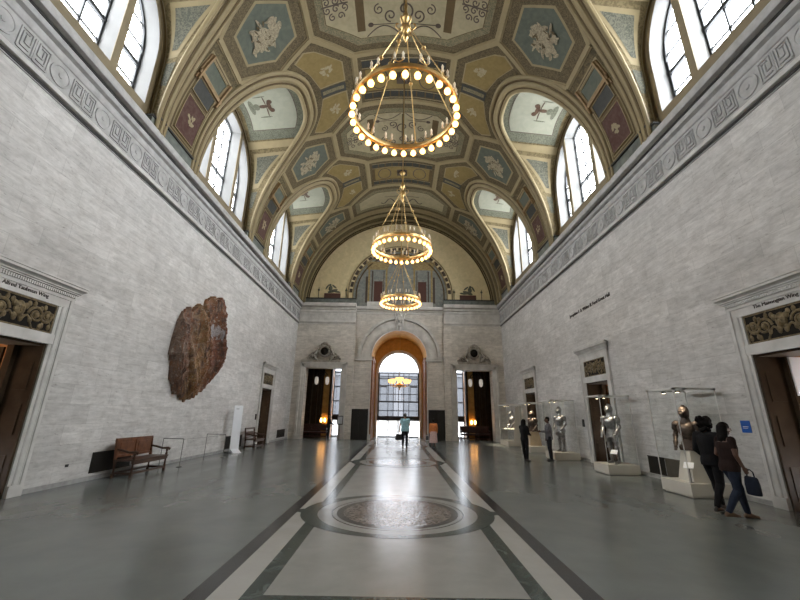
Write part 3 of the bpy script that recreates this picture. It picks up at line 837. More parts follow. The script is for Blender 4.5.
for s in (-1, 1):
    mb = MB(); cx = s*(XO0+XO1)/2
    for (o, t, zt) in ((0,.10,0),(.10,.28,.0),(.28,.42,.0)):
        d = {0:.06,.10:.1,.28:.16}[o]
        for e in (-1, 1):
            xe = cx+e*(XO1-XO0)/2
            mb.box((xe+e*o, yS-d, 0), (xe+e*t, yS, ZO+t))
        mb.box((cx-(XO1-XO0)/2-t, yS-d, ZO+o), (cx+(XO1-XO0)/2+t, yS, ZO+t))
    for e in (-1, 1):
        xe = cx+e*(XO1-XO0)/2; mb.box((xe-e*.02, yS-.2, 0), (xe+e*.46, yS, .3))
    sd = trim(mb, M['marble_f'])
    mb = MB(); crest(mb, cx, yS-.02, ZO+.42); mb.build('carved_crest', [plain('shade toned carved stone', (.36,.335,.29), .7, 0, .3, 5, .2, world=True), M['bronze_dk']], sd)  # stone darkened so the shade of the carving sits in its colour
# ------------------------------------------------------------------ entrance passages behind the end wall
dn = [0]
def door_empty(loc=(0,0,0), rz=0):
    dn[0] += 1
    return structure(empty('door_%d' % dn[0], loc, rz))
for s in (-1, 1):          # dark flush doors beside the arch
    d = door_empty((s*2.82, yC, 0))
    mb = MB(); mb.box((-.62,-.05,0),(.62,0,2.1)); mb.build('door_surround', M['niche'], d)
    for e in (-1, 1):
        mb = MB(); mb.box((e*.02,-.075,.03),(e*.55,-.045,2.03)); 
        for z0, z1 in ((.2,.9),(1.0,1.9)): mb.box((e*.1,-.085,z0),(e*.47,-.07,z1))
        mb.build('door_leaf', M['niche'], d)
YB = 32.0
mb = MB()                                  # centre passage: oak jambs and amber barrel
ja = [V((-AR,28.82,0))]+arc(AR,28.82)+[V((AR,28.82,0))]; jb = [V((-AR,YB,0))]+arc(AR,YB)+[V((AR,YB,0))]
k0 = len(ja)
mb.grid([ja[1:-1], jb[1:-1]], 0)
for s in (-1, 1):
    mb.face([(s*AR,28.82,0),(s*AR,YB,0),(s*AR,YB,AS),(s*AR,28.82,AS)], 1)
    for y in (29.0, 30.2, 31.5): mb.box((s*AR, y, 0), (s*(AR-.12), y+.4, AS), 1)
    mb.box((s*AR, 28.96, AS-.12), (s*(AR-.16), YB, AS+.06), 1)
# back wall of the passage with its smaller arch
BR, BZ = 1.72, 5.1
outer = [V((-AR-.1,YB,0))]+[V((p.x*1.06,YB,p.z+.1)) for p in arc(AR,YB)]+[V((AR+.1,YB,0))]
inner = [V((-BR,YB,0))]+arc(BR,YB,32,BZ)+[V((BR,YB,0))]
mb.grid([outer, inner], 0)
mb.grid([inner, [V((p.x,YB+.4,p.z)) for p in inner]], 1)
halfring(mb, BR, BR+.16, YB-.08, YB, BZ, 2, zb=0)
trim(mb, [M['amber'], M['oak'], M['marble']])
for s in (-1, 1):                          # side passages
    mb = MB(); x0, x1 = s*(XO0-.35), s*(XO1+.7)
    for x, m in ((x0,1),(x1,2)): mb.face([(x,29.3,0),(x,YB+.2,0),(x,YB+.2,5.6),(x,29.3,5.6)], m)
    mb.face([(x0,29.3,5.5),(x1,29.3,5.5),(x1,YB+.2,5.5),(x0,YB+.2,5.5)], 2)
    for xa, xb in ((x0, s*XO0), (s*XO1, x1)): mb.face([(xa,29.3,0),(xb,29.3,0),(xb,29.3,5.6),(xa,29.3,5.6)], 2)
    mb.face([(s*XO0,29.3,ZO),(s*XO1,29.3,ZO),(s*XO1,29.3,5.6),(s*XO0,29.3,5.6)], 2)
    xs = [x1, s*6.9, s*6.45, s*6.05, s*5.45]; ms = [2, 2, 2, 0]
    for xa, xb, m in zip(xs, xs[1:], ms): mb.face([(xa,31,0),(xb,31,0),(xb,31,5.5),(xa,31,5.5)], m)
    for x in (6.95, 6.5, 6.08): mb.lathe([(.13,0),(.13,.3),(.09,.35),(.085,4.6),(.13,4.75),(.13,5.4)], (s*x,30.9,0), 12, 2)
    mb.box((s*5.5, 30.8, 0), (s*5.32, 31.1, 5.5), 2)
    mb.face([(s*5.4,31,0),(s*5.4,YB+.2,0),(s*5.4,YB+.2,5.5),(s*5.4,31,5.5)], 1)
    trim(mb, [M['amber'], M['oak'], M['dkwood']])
    # window at the back of the side passage
    wn[0] += 1; win = structure(empty('window_%d' % wn[0])); fr = MB(); pa = MB()
    xa, xb = sorted((s*5.38, s*3.97))
    for x in (xa+.05, (xa+xb)/2, xb-.05): fr.bar((x,YB,0),(x,YB,5.5), .09, .09, (0,1,0))
    for z in (.05,1.30,1.5,2.75,3.9,5.05,5.4): fr.bar((xa,YB,z),(xb,YB,z), .06, .10 if z != 1.5 else .4)
    for k in range(8): fr.bar((xa+.25,YB,1.7+.4*k),(xa+.25,YB,2.0+.4*k), .03, .16)
    pa.face([(xa,YB+.03,0),(xb,YB+.03,0),(xb,YB+.03,5.5),(xa,YB+.03,5.5)])
    fr.build('window_frame', M['iron'], win); pa.build('pane', M['door_glass'], win, fix=False)
    la = bpy.data.lights.new('daylight_portal', 'AREA'); la.shape = 'RECTANGLE'; la.size = 1.5; la.size_y = 5.5; la.cycles.is_portal = True
    lo = bpy.data.objects.new('daylight_portal', la); COL.objects.link(lo); lo.location = ((xa+xb)/2, YB+.3, 2.75); lo.rotation_euler = (-PI/2, 0, 0)
    # lit sconce on the amber pier
    sc = empty('wall_sconce', (s*5.85, 30.9, 1.05), 0, ('twin lamp wall sconce glowing on amber panelling in the left side doorway' if s < 0 else 'twin lamp wall sconce glowing on amber panelling in the right side doorway'), 'wall lamp', None)
    mb = MB(); mb.box((-.06,0,-.12),(.06,.1,.16)); mb.tube([(-.14,-.06,.04),(0,-.02,-.04),(.14,-.06,.04)], .018, 6); mb.build('bracket', M['gold'], sc)
    for e in (-1, 1):
        mb = MB(); mb.lathe([(.03,0),(.07,.06),(.08,.16),(.055,.26),(.02,.30)], (e*.14,-.07,.05), 12); mb.build('lamp_shade', M['sconce'], sc)
    # pendant lantern
    pl = empty('pendant_lantern', (s*6.05, 30.3, 0), 0, ('white glass pendant lantern pair hanging in the left side doorway' if s < 0 else 'white glass pendant lantern pair hanging in the right side doorway'), 'lantern')
    mb = MB(); mb.tube([(0,0,5.5),(0,0,4.95)], .02, 6); mb.tube([(-.42,0,4.45),(-.38,0,4.75),(-.15,0,4.95),(.15,0,4.95),(.38,0,4.72),(.42,0,4.45)], .03, 6); mb.tube([(-.3,0,4.6),(0,0,4.8),(.3,0,4.6)], .02, 6); mb.build('bracket', M['black'], pl)
    for e in (-1, 1):
        mb = MB(); mb.lathe([(.05,.42),(.13,.36),(.16,.1),(.12,-.12),(.03,-.2)], (e*.42,0,4.1), 12); mb.build('lamp_shade', M['lampglass'], pl)
# centre glazed doors
wn[0] += 1; win = structure(empty('window_%d' % wn[0])); fr = MB(); pa = MB(); y = YB+.15
fp = arc(BR-.03, y, 32, BZ)
for a, b in zip(fp, fp[1:]): fr.bar(a, b, .08, .1, (0,1,0))
for x in (-1.66,-.86,-.42,0,.42,.86,1.66): fr.bar((x,y,1.55),(x,y,5.05), .05 if abs(x) < 1.6 else .16, .08, (0,1,0))
for z in (2.05,2.75,3.35,4.05,4.6,5.05): fr.bar((-BR,y,z),(BR,y,z), .05, .06 if z not in (2.75,) else .12)
fr.box((-BR,y-.08,1.26),(BR,y+.08,1.62))
for x in (-1.25,.0,1.25):
    fr.box((x-.30,y-.03,2.8),(x-.26,y+.03,4.1)); fr.box((x+.26,y-.03,2.8),(x+.30,y+.03,4.1)); fr.box((x-.28,y-.03,3.9),(x+.28,y+.03,4.0))
bp_ = [V((p.x, y+.04, 0)) for p in fp]; pa.grid([bp_, [V((p.x, y+.04, p.z)) for p in fp]])
fr.build('window_frame', M['iron'], win); pa.build('pane', M['door_glass'], win, fix=False)
d = door_empty((0,y,0))
for k, (a, b) in enumerate(((-1.66,-.86),(-.82,-.02),(.02,.82),(.86,1.66))):
    mb = MB(); mb.bar((a+.03,0,0),(a+.03,0,1.26), .06, .05, (0,1,0)); mb.bar((b-.03,0,0),(b-.03,0,1.26), .06, .05, (0,1,0)); mb.box((a,-.03,0),(b,.03,.08)); lf = mb.build('door_leaf', M['iron'], d)
    mb = MB(); mb.bar((b-.09,-.06,.55),(b-.09,-.06,.95), .025, .025, (0,1,0)); mb.build('door_handle', M['steelpost'], lf)
la = bpy.data.lights.new('daylight_portal', 'AREA'); la.shape = 'RECTANGLE'; la.size = 3.5; la.size_y = 7.0; la.cycles.is_portal = True
lo = bpy.data.objects.new('daylight_portal', la); COL.objects.link(lo); lo.location = (0, YB+.5, 3.45); lo.rotation_euler = (-PI/2, 0, 0)
# outside
mb = MB(); mb.box((-60,34,-.3),(60,140,-.02)); structure(mb.build('trim_terrace', plain('pale paving outside', (.6,.59,.57), .8))).name = 'ground'
mb = MB(); mb.box((-14,44,0),(14,44.6,1.05)); mb.box((-14.2,43.9,1.05),(14.2,44.7,1.2)); 
for k in range(12): mb.box((-13.5+2.4*k,43.85,0),(-13.1+2.4*k,44.7,1.1))
tag(mb.build('backdrop', plain('pale stone parapet', (.75,.74,.72), .8)), 'added low pale parapet beyond the glazed entrance doors', 'wall')  # added pale wall, brightens the view through the lower door panes
bo = empty('building', (0,75,0), 0, 'grey building front seen through the arched entrance glazing', 'building')
mb = MB(); mb.box((-30,0,0),(30,12,9.4)); mb.build('facade', plain('grey facade', (.075,.078,.085), .8), bo)
mb = MB(); mb.box((-30.5,-.6,9.0),(30.5,12.3,9.8)); mb.build('cornice', plain('light grey cornice', (.11,.112,.12), .8), bo)
for k in range(13):
    mb = MB(); x = -27+4.5*k; mb.box((x-.9,-.15,1.5),(x+.9,.0,7.6)); mb.build('facade_bay', plain('pale facade bay', (.12,.122,.13), .8), bo)

# ------------------------------------------------------------------ doors of the side walls
def add_text(name, body, size, mat, parent, loc, rot, depth=.006):
    cu = bpy.data.curves.new('t', 'FONT'); cu.body = body; cu.size = size; cu.align_x = 'CENTER'; cu.align_y = 'CENTER'; cu.extrude = depth; cu.resolution_u = 3
    o = bpy.data.objects.new('t', cu); COL.objects.link(o)
    dg = bpy.context.evaluated_depsgraph_get(); dg.update()
    me = bpy.data.meshes.new_from_object(o.evaluated_get(dg), depsgraph=dg)
    bpy.data.objects.remove(o); bpy.data.curves.remove(cu)
    me.materials.clear(); me.materials.append(mat); me.name = name
    n = bpy.data.objects.new(name, me); COL.objects.link(n); n.location = loc; n.rotation_euler = rot
    if parent is not None: n.parent = parent
    return n
def relief(mb):
    """bronze acanthus scroll with a bearded mask in the middle, x -.82...82, z 3.33...3.95"""
    z0 = 3.64
    mb.ball((0,.02,z0+.05), .15, 12, 0, (.85,.7,1.15)); mb.ball((0,-.07,z0+.03), .04, 8, 0, (.7,1,1.2))
    for e in (1, -1):
        mb.ball((e*.05,-.075,z0+.09), .025, 6, 0); mb.ball((e*.12,.0,z0+.13), .07, 8, 0); mb.ball((e*.07,.0,z0-.12), .06, 8, 0, (1,.8,1.6))
        for r, cx, cz, st, sg in ((.18,.38,.0,PI,-1),(.15,.63,.03,PI,1)):
            pts = []
            for k in range(24):
                f = k/23; a = st*(1 if e > 0 else 1) + sg*f*3.6*PI*.9; rr = r*(1-.72*f)
                pts.append((e*(cx+rr*math.cos(a)), .0, z0+cz+rr*math.sin(a)))
            mb.tube(pts, [.034-.016*k/23 for k in range(24)], 6)
            mb.ball((e*cx,-.01,z0+cz), .06, 8, 0)
        mb.tube([(e*(.1+.66*k/14), .01, z0-.2+.16*math.sin(k*.62+.4)) for k in range(15)], .026, 6)
        for k in range(7):
            x = .18+.095*k; mb.ball((e*x,.0,z0+.2*math.cos(k*2.3)), .052, 8, 0, (1,.6,1.2))
        for cx, cz in ((.30,.22),(.55,.2),(.73,-.2),(.52,-.22)): mb.ball((e*cx,0,z0+cz), .06, 8, 0, (.8,.6,1.1))
def side_door(s, yc, text=None, lit=False):
    d = door_empty((s*W, yc, 0), PI/2 if s < 0 else -PI/2)
    mb = MB()
    for e in (-1, 1):
        mb.box((e*.85,-.035,0),(e*.93,.04,4.02)); mb.box((e*.93,-.05,.0),(e*1.08,0,4.02)); mb.box((e*1.08,-.075,.0),(e*1.16,0,4.2))
        mb.box((e*.845,-.08,0),(e*1.165,.04,.22))
    mb.box((-1.1,-.05,4.02),(1.1,0,4.2)); mb.box((-.93,-.05,3.97),(.93,0,4.02)); mb.box((-.93,-.06,3.10),(.93,.05,3.32))
    mb.box((-1.16,-.07,4.16),(1.16,0,4.22))
    for e in (-1,1):
        mb.box((e*.945,-.058,.22),(e*.965,-.048,4.0)); mb.box((e*1.05,-.058,.22),(e*1.065,-.048,4.0))
    mb.build('architrave', M['marble'], d)
    mb = MB(); n = 46
    for k in range(n): x = -1.14+2.28*k/(n-1); mb.box((x-.017,-.10,4.24),(x+.017,-.06,4.31))
    prof = [(0,4.2),(.06,4.22),(.07,4.32),(.10,4.33),(.10,4.345),(.13,4.37),(.13,4.385),(.18,4.43),(.20,4.44),(.20,4.49),(.215,4.50),(.215,4.53),(.19,4.54),(0,4.54)]
    mb.extrude(prof, lambda a, z: (-1.15-a*.9, -a, z), lambda a, z: (1.15+a*.9, -a, z))
    mb.build('cornice', M['marble'], d)
    mb = MB(); mb.box((-.82,-.022,3.31),(.82,.0,3.97)); bg = mb.build('transom_panel', M['bronze_dk'], d)
    mb = MB(); mb.M = Matrix.Translation((0,-.03,0)) @ Matrix.Diagonal((1,.55,1,1)); relief(mb)
    for a, b in (((-.81,3.34),(.81,3.34)),((-.81,3.95),(.81,3.95)),((-.81,3.34),(-.81,3.95)),((.81,3.34),(.81,3.95))): mb.bar((a[0],.02,a[1]),(b[0],.02,b[1]), .03, .04)
    mb.build('scroll_relief', M['bronze'], bg)
    # passage behind
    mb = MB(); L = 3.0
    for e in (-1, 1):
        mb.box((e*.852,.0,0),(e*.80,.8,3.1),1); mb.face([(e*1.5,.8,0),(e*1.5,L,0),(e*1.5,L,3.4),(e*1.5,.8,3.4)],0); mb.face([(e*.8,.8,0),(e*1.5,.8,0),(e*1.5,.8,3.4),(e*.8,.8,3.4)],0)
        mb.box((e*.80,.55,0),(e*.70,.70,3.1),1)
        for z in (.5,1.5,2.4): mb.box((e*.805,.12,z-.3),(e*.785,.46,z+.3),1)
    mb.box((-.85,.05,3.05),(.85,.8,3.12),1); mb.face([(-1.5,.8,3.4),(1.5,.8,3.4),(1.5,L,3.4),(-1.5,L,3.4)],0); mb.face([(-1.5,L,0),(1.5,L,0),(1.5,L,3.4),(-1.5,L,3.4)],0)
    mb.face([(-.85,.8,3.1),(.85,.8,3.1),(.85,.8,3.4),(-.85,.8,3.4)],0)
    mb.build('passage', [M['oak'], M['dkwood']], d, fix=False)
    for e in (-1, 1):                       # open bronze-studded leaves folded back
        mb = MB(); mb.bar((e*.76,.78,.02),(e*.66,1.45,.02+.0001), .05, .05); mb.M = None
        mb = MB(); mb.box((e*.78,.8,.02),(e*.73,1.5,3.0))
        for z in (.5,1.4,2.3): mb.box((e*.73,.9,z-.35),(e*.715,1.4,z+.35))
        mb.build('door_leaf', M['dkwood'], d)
    if text: add_text('lettering', text, .114, M['ink'], d, (0,-.056,4.10), (PI/2,0,0))
    if lit:
        mb = MB(); mb.lathe([(.16,3.40),(.16,3.34),(.12,3.33),(0,3.33)], (0,1.9,0), 16); mb.build('ceiling_lamp', M['sconce'], d)
    return d
side_door(-1, 7.5, 'Alfred Taubman Wing', True)
side_door(-1, 23.1)
side_door(1, 7.5, 'The Manoogian Wing')
side_door(1, 15.25)
side_door(1, 23.1)
ins = empty('wall_inscription', (W-.012, 16.86, 6.16), -PI/2, 'small bronze inscription letters fixed high on the right marble wall', 'lettering')
cx = 0
for wd_ in 'Josephine F. & Walter B. Ford Great Hall'.split():
    t = add_text('word', wd_, .205, M['ink'], ins, (0,0,0), (PI/2,0,0), .01)
    xs = [v.co.x for v in t.data.vertices]; t.location.x = cx - min(xs); cx += max(xs)-min(xs) + .075

# ------------------------------------------------------------------ chandeliers
def chandelier(label):
    R = 1.19
    o = empty('ring_chandelier', (0,0,0), 0, label, 'chandelier', 'ring chandeliers hung along the vault')
    mb2 = MB(); rows = []
    for r, z in ((R-.02,.05),(R-.03,.09),(R-.025,.14),(R+.025,.14),(R+.03,.09),(R+.02,.05),(R-.02,.05)):
        rows.append([V((math.cos(2*PI*k/72)*r, math.sin(2*PI*k/72)*r, z)) for k in range(72)])
    mb2.grid(rows, 0, True)
    mb2.tube([V((math.cos(2*PI*k/72)*R, math.sin(2*PI*k/72)*R,   .15)) for k in range(73)], .020, 6, 0, False)
    mb2.tube([V((math.cos(2*PI*k/72)*(R+.05), math.sin(2*PI*k/72)*(R+.02), .05)) for k in range(73)], .016, 6, 0, False)
    for k in range(30):
        a = 2*PI*(k+.5)/30; mb2.lathe([(.012,.06),(.014,.0),(.032,-.02),(.03,-.05)], (R*math.cos(a),R*math.sin(a),0), 8)
    mb2.build('ring', M['gold'], o)
    hz = 2.62
    mb = MB(); mb.lathe([(.015,hz+.95),(.05,hz+.8),(.03,hz+.62),(.07,hz+.5),(.10,hz+.36),(.05,hz+.25),(.035,hz+.18),(.12,hz+.08),(.14,hz),(.06,hz-.1),(.04,hz-.2),(.07,hz-.28),(.03,hz-.36),(.01,hz-.42)], (0,0,0), 16)
    for k in range(6):
        a = PI*k/3
        mb.tube([V((math.cos(a)*r, math.sin(a)*r, z)) for r, z in ((.10,hz+.05),(.18,hz+.0),(.25,hz+.08),(.24,hz+.18),(.18,hz+.20))], .016, 6)
    mb.build('hub', M['gold'], o)
    top = ZS+RV-8.33
    mb = MB(); mb.tube([(0,0,hz+.9),(0,0,top-.12)], .022, 8); mb.lathe([(.02,top-.3),(.12,top-.22),(.2,top-.08),(.2,top-.05)], (0,0,0), 14); mb.build('stem', M['gold'], o)
    for k in range(6):
        a = PI*k/3+.26; p = V((R*math.cos(a), R*math.sin(a), .18)); q = V((.13*math.cos(a), .13*math.sin(a), hz-.05))
        mb = MB(); n = 40
        mb.tube([p.lerp(q, j/n) for j in range(n+1)], [.011 if j % 2 else .017 for j in range(n+1)], 6)
        m_ = p.lerp(q, .56); mb.ball(m_, .055, 10); mb.ball(p, .045, 8); mb.build('suspension_chain', M['gold'], o)
    for k in range(30):
        a = 2*PI*(k+.5)/30
        mb = MB(); mb.lathe([(.022,-.045),(.048,-.07),(.069,-.115),(.062,-.16),(.03,-.19),(.005,-.195)], (R*math.cos(a),R*math.sin(a),0), 10); mb.build('bulb', M['bulb'], o)
    for k in range(14):
        a = 2*PI*(k+.25)/14; c = V((R*math.cos(a), R*math.sin(a), .18)); t = V((-math.sin(a), math.cos(a), 0))
        mb = MB()
        mb.tube([c+t*-.085+V((0,0,.12)), c+t*-.07+V((0,0,.06)), c+V((0,0,.03)), c+t*.07+V((0,0,.06)), c+t*.085+V((0,0,.12))], .012, 6, 0)
        for e in (-1, 1): mb.lathe([(.03,.10),(.036,.12),(.022,.13),(.022,.20),(.03,.235),(.004,.30)], c+t*.085*e, 8, 1)
        mb.build('candle_pair', [M['gold'], M['candle']], o)
    return o
ch = chandelier('nearest and largest looking ring chandelier of round glowing bulbs')
ch.location = (.02, 7.05, 8.30)
for y, l in ((14.35,'middle ring chandelier hanging between the nearest one and the far one'),(22.0,'farthest small looking ring chandelier in front of the painted niche')):
    c = copy_tree(ch); c.location = (.03, y, 8.30 if y < 20 else 8.28); c['label'] = l
bc = empty('bowl_chandelier', (.06, 30.5, 4.2), 0, 'amber glass bowl chandelier hanging inside the arched entrance passage', 'chandelier')
mb = MB(); mb.lathe([(.01,-.62),(.07,-.55),(.05,-.46),(.2,-.36),(.32,-.22),(.30,-.15),(.08,-.05),(.05,.3),(.02,.5)], (0,0,0), 16); mb.tube([(0,0,.4),(0,0,3.75)], .02, 6)
for k in range(8):
    a = PI*k/4; mb.tube([V((r*math.cos(a), r*math.sin(a), z)) for r, z in ((.2,-.3),(.45,-.36),(.68,-.26),(.72,-.1))], .025, 6)
mb.build('frame', M['gold'], bc)
for k in range(8):
    a = PI*k/4; mb = MB(); mb.lathe([(.04,-.1),(.14,-.04),(.2,.1),(.19,.2),(.02,.2)], (.72*math.cos(a), .72*math.sin(a), 0), 12); mb.build('lamp_shade', M['bowl'], bc)
mb = MB(); mb.lathe([(.03,.1),(.25,.14),(.34,.28),(.3,.36),(.02,.36)], (0,0,0), 14); mb.build('lamp_shade', M['bowl'], bc)

# ------------------------------------------------------------------ hanging tapestry of crumpled metal
def tapestry():
    def lerp1(P, x):
        if x <= P[0][0]: return P[0][1]
        for a, b in zip(P, P[1:]):
            if x <= b[0]: return a[1]+(b[1]-a[1])*(x-a[0])/(b[0]-a[0])
        return P[-1][1]
    top = [(12.42,3.75),(12.55,4.75),(12.75,5.12),(13.05,5.34),(13.2,5.2),(13.45,5.42),(13.72,5.66),(13.95,5.5),(14.10,5.0),(14.22,5.1),(14.30,5.95),(14.5,6.05),(14.64,6.20),(14.85,6.22),(15.0,5.98),(15.2,6.22),(15.55,6.42),(15.8,6.3),(16.05,5.95),(16.3,5.2),(16.5,3.7)]
    bot = [(12.42,3.60),(12.6,3.3),(12.72,2.85),(12.95,2.6),(13.1,2.34),(13.4,2.42),(13.6,2.20),(13.95,2.10),(14.2,2.24),(14.6,2.3),(14.9,2.42),(15.3,2.6),(15.5,2.85),(15.75,3.1),(16.1,3.3),(16.3,3.6),(16.5,3.9)]
    rng = random.Random(11); ny, nz = 110, 90
    jt = [rng.uniform(-.07,.07) for _ in range(ny+1)]; jb = [rng.uniform(-.09,.09) for _ in range(ny+1)]
    from mathutils import noise as NZ_
    rows = []; back = []
    for i in range(ny+1):
        y = 12.42 + (16.5-12.42)*i/ny; zt = lerp1(top, y)+jt[i]; zb = lerp1(bot, y)+jb[i]; row = []; br = []
        for j in range(nz+1):
            f = j/nz; z = zb+(zt-zb)*f
            sw = y - 14.2 + .32*(z-4.2)*(1 if y < 14.8 else .3)      # folds fan out from the top notch
            fold = lambda x: 1-abs(math.sin(x))**.75
            d = .10 + .36*fold(sw*2.1+.35) + .24*fold(sw*4.7+z*.5+1.0) + .10*NZ_.noise(V((y*1.4,z*.7,0))) + .06*NZ_.noise(V((y*5,z*4,3))) + .022*NZ_.noise(V((y*22,z*22,7)))
            dg_ = y-13.55-.42*(3.6-z); kz = min(1, max(0, (4.6-z)/.8))
            d += kz*(.26*math.exp(-(dg_/.15)**2) - .20*math.exp(-((dg_+.22)/.12)**2))
            d *= min(1, .45+.55*min(f, 1-f)*5)
            d = max(.04, d); jy = .03*NZ_.noise(V((y*3,z*9,5)))
            row.append(V((-W+.03+d, 12.42+(y-12.42)*.90+.38+jy, z)))
            br.append(V((-W+.006, 12.42+(y-12.42)*.90+.38+jy, z)))
        rows.append(row); back.append(br)
    mb = MB(); mb.grid(rows); mb.grid([r[::-1] for r in back])
    per = lambda R: [r[0] for r in R] + R[-1][1:] + [r[-1] for r in R[::-1]][1:] + R[0][::-1][1:]
    mb.grid([per(rows), per(back)], 0)
    m, nt, b = new_mat('rust brown metal cloth')
    p = pos(nt)
    f = noise(nt, p, 1.5, 6, .65, .8); g = noise(nt, p, 9, 6, .75, .5); h = noise(nt, pos(nt,(1,1,.35)), 3.2, 6, .7, 1)
    sy = N(nt, 'ShaderNodeSeparateXYZ'); nt.links.new(p, sy.inputs[0])
    wy = N(nt, 'ShaderNodeMath', operation='MULTIPLY_ADD'); wy.inputs[1].default_value = 1.6; nt.links.new(f, wy.inputs[0]); nt.links.new(sy.outputs['Y'], wy.inputs[2])
    yr = N(nt, 'ShaderNodeMapRange'); yr.inputs['From Min'].default_value = 13.2; yr.inputs['From Max'].default_value = 17.2; nt.links.new(wy.outputs[0], yr.inputs['Value'])
    rp = N(nt, 'ShaderNodeValToRGB'); el_ = rp.color_ramp.elements; el_[0].color = (0.20,0.155,0.12,1); el_[1].color = (0.20,0.058,0.022,1)
    for q_, c_ in ((.22,(0.135,0.070,0.045,1)),(.42,(0.24,0.14,0.052,1)),(.58,(0.185,0.085,0.03,1)),(.78,(0.145,0.048,0.025,1))): e_ = el_.new(q_); e_.color = c_
    nt.links.new(yr.outputs[0], rp.inputs[0]); c = rp.outputs[0]
    k2 = noise(nt, p, 3.0, 10, .8, .6); k3 = noise(nt, pos(nt,(1,2.2,.5)), 4.5, 8, .8, .4)
    c = mixc(nt, ramp(nt, k2, .52, .60, (0,0,0), (.55,.55,.55)), c, (0.34,0.27,0.20))
    c = mixc(nt, ramp(nt, k3, .50, .58, (0,0,0), (.8,.8,.8)), c, (0.235,0.080,0.026))
    c = mixc(nt, ramp(nt, g, .57, .64), c, (0.40,0.36,0.31))
    c = mixc(nt, ramp(nt, h, .40, .49, (.85,.85,.85), (0,0,0)), c, (.055,.026,.017))
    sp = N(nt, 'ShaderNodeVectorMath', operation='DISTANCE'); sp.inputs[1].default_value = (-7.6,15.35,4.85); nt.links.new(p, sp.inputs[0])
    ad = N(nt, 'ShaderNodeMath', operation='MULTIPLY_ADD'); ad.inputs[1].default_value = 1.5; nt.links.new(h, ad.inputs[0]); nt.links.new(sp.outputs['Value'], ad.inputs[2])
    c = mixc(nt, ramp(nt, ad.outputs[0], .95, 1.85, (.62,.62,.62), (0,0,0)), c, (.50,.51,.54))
    vo = N(nt, 'ShaderNodeTexVoronoi'); vo.inputs['Scale'].default_value = 26; nt.links.new(p, vo.inputs['Vector'])
    c = mixc(nt, .8, c, mixc(nt, 1, c, ramp(nt, vo.outputs['Distance'], .2, .6, (1.2,1.2,1.2), (.8,.8,.8)), 'MULTIPLY'))
    nt.links.new(c, b.inputs['Base Color']); b.inputs['Roughness'].default_value = .5; b.inputs['Metallic'].default_value = .05
    bp = N(nt, 'ShaderNodeBump'); bp.inputs['Strength'].default_value = .5; bp.inputs['Distance'].default_value = .03
    nt.links.new(vo.outputs['Distance'], bp.inputs['Height']); nt.links.new(bp.outputs[0], b.inputs['Normal'])
    o = mb.build('tapestry', m, None, 60)
    tag(o, 'large crumpled rust brown metal cloth artwork hanging on the left marble wall', 'artwork')
tapestry()

# ------------------------------------------------------------------ benches
def turned(mb, x, y, z0, z1, r=.028):
    h = z1-z0
    mb.lathe([(r,z0),(r*1.1,z0+.05*h),(r*.6,z0+.1*h),(r*1.15,z0+.22*h),(r*.75,z0+.5*h),(r*1.2,z0+.8*h),(r*.7,z0+.88*h),(r*1.2,z0+.94*h),(r*1.1,z1)], (x,y,0), 10)
def settle(loc, rz, L, label, mat, panels=2, openback=False, group=None, bmat=None):
    """local x along the bench, front towards -y"""
    o = empty('bench', loc, rz, label, 'bench', group); h = L/2
    for x in (-h+.04, h-.04):
        for y in (-.24, .24):
            mb = MB(); turned(mb, x, y, 0, .42 if y > 0 else .62); mb.box((x-.03,y-.03,.0),(x+.03,y+.03,.12)); mb.box((x-.032,y-.032,.36),(x+.032,y+.032,.45)); mb.build('leg', mat, o)
    mb = MB(); mb.box((-h,-.29,.42),(h,.27,.46)); mb.box((-h+.03,-.27,.34),(h-.03,-.24,.42)); mb.build('seat', mat, o)
    mb = MB()
    for x in (-h+.04, h-.04): mb.box((x-.02,-.22,.10),(x+.02,.22,.15))
    mb.box((-h+.04,-.255,.10),(h-.04,-.225,.15)); mb.box((-h+.04,.225,.10),(h-.04,.255,.15)); mb.build('stretcher', mat, o)
    mb = MB()
    for x in (-h+.03, h-.03): mb.bar((x,.24,.42),(x,.30,.98), .06, .05, (1,0,0))
    mb.bar((-h,.30,.95),(h,.30,.95), .05, .08)
    mb.bar((-h,.255,.54),(h,.255,.54), .04, .06)
    if not openback:
        mb.bar((-h,.275,.75),(h,.275,.75), .022, .40)
        for k in range(panels+1): x = -h+.04+(2*h-.08)*k/panels; mb.bar((x,.248,.54),(x,.285,.93), .06, .03, (1,0,0))
        for k in range(panels): x = -h+.04+(2*h-.08)*(k+.5)/panels; w = (2*h)/panels*.33; mb.box((x-w,.25,.62),(x+w,.262,.88))
    else:
        mb.bar((-h,.275,.70),(h,.275,.70), .02, .22)
    mb.build('backrest', bmat or mat, o)
    for x in (-h+.04, h-.04):
        mb = MB(); mb.tube([(x,.28,.72),(x,.1,.69),(x,-.1,.64),(x,-.26,.65),(x,-.32,.63),(x,-.30,.59)], [.026,.03,.03,.034,.034,.02], 8); mb.build('armrest', mat, o)
    return o
settle((-7.26, 11.6, 0), PI/2, 1.55, 'brown wooden settle bench with panelled back, nearest on the left wall', M['wood'], bmat=M['wood_red'])
settle((-7.25, 20.35, 0), PI/2, 1.25, 'small dark wooden bench with open backrest beside the white standing sign', M['wood'], openback=True)
settle((-6.2, 29.75, 0), 0, 1.9, 'dark maroon bench in the doorway left of the central arch', M['maroon'], 3)
settle((5.75, 29.75, 0), 0, 2.2, 'dark maroon bench in the doorway right of the central arch', M['maroon'], 3)

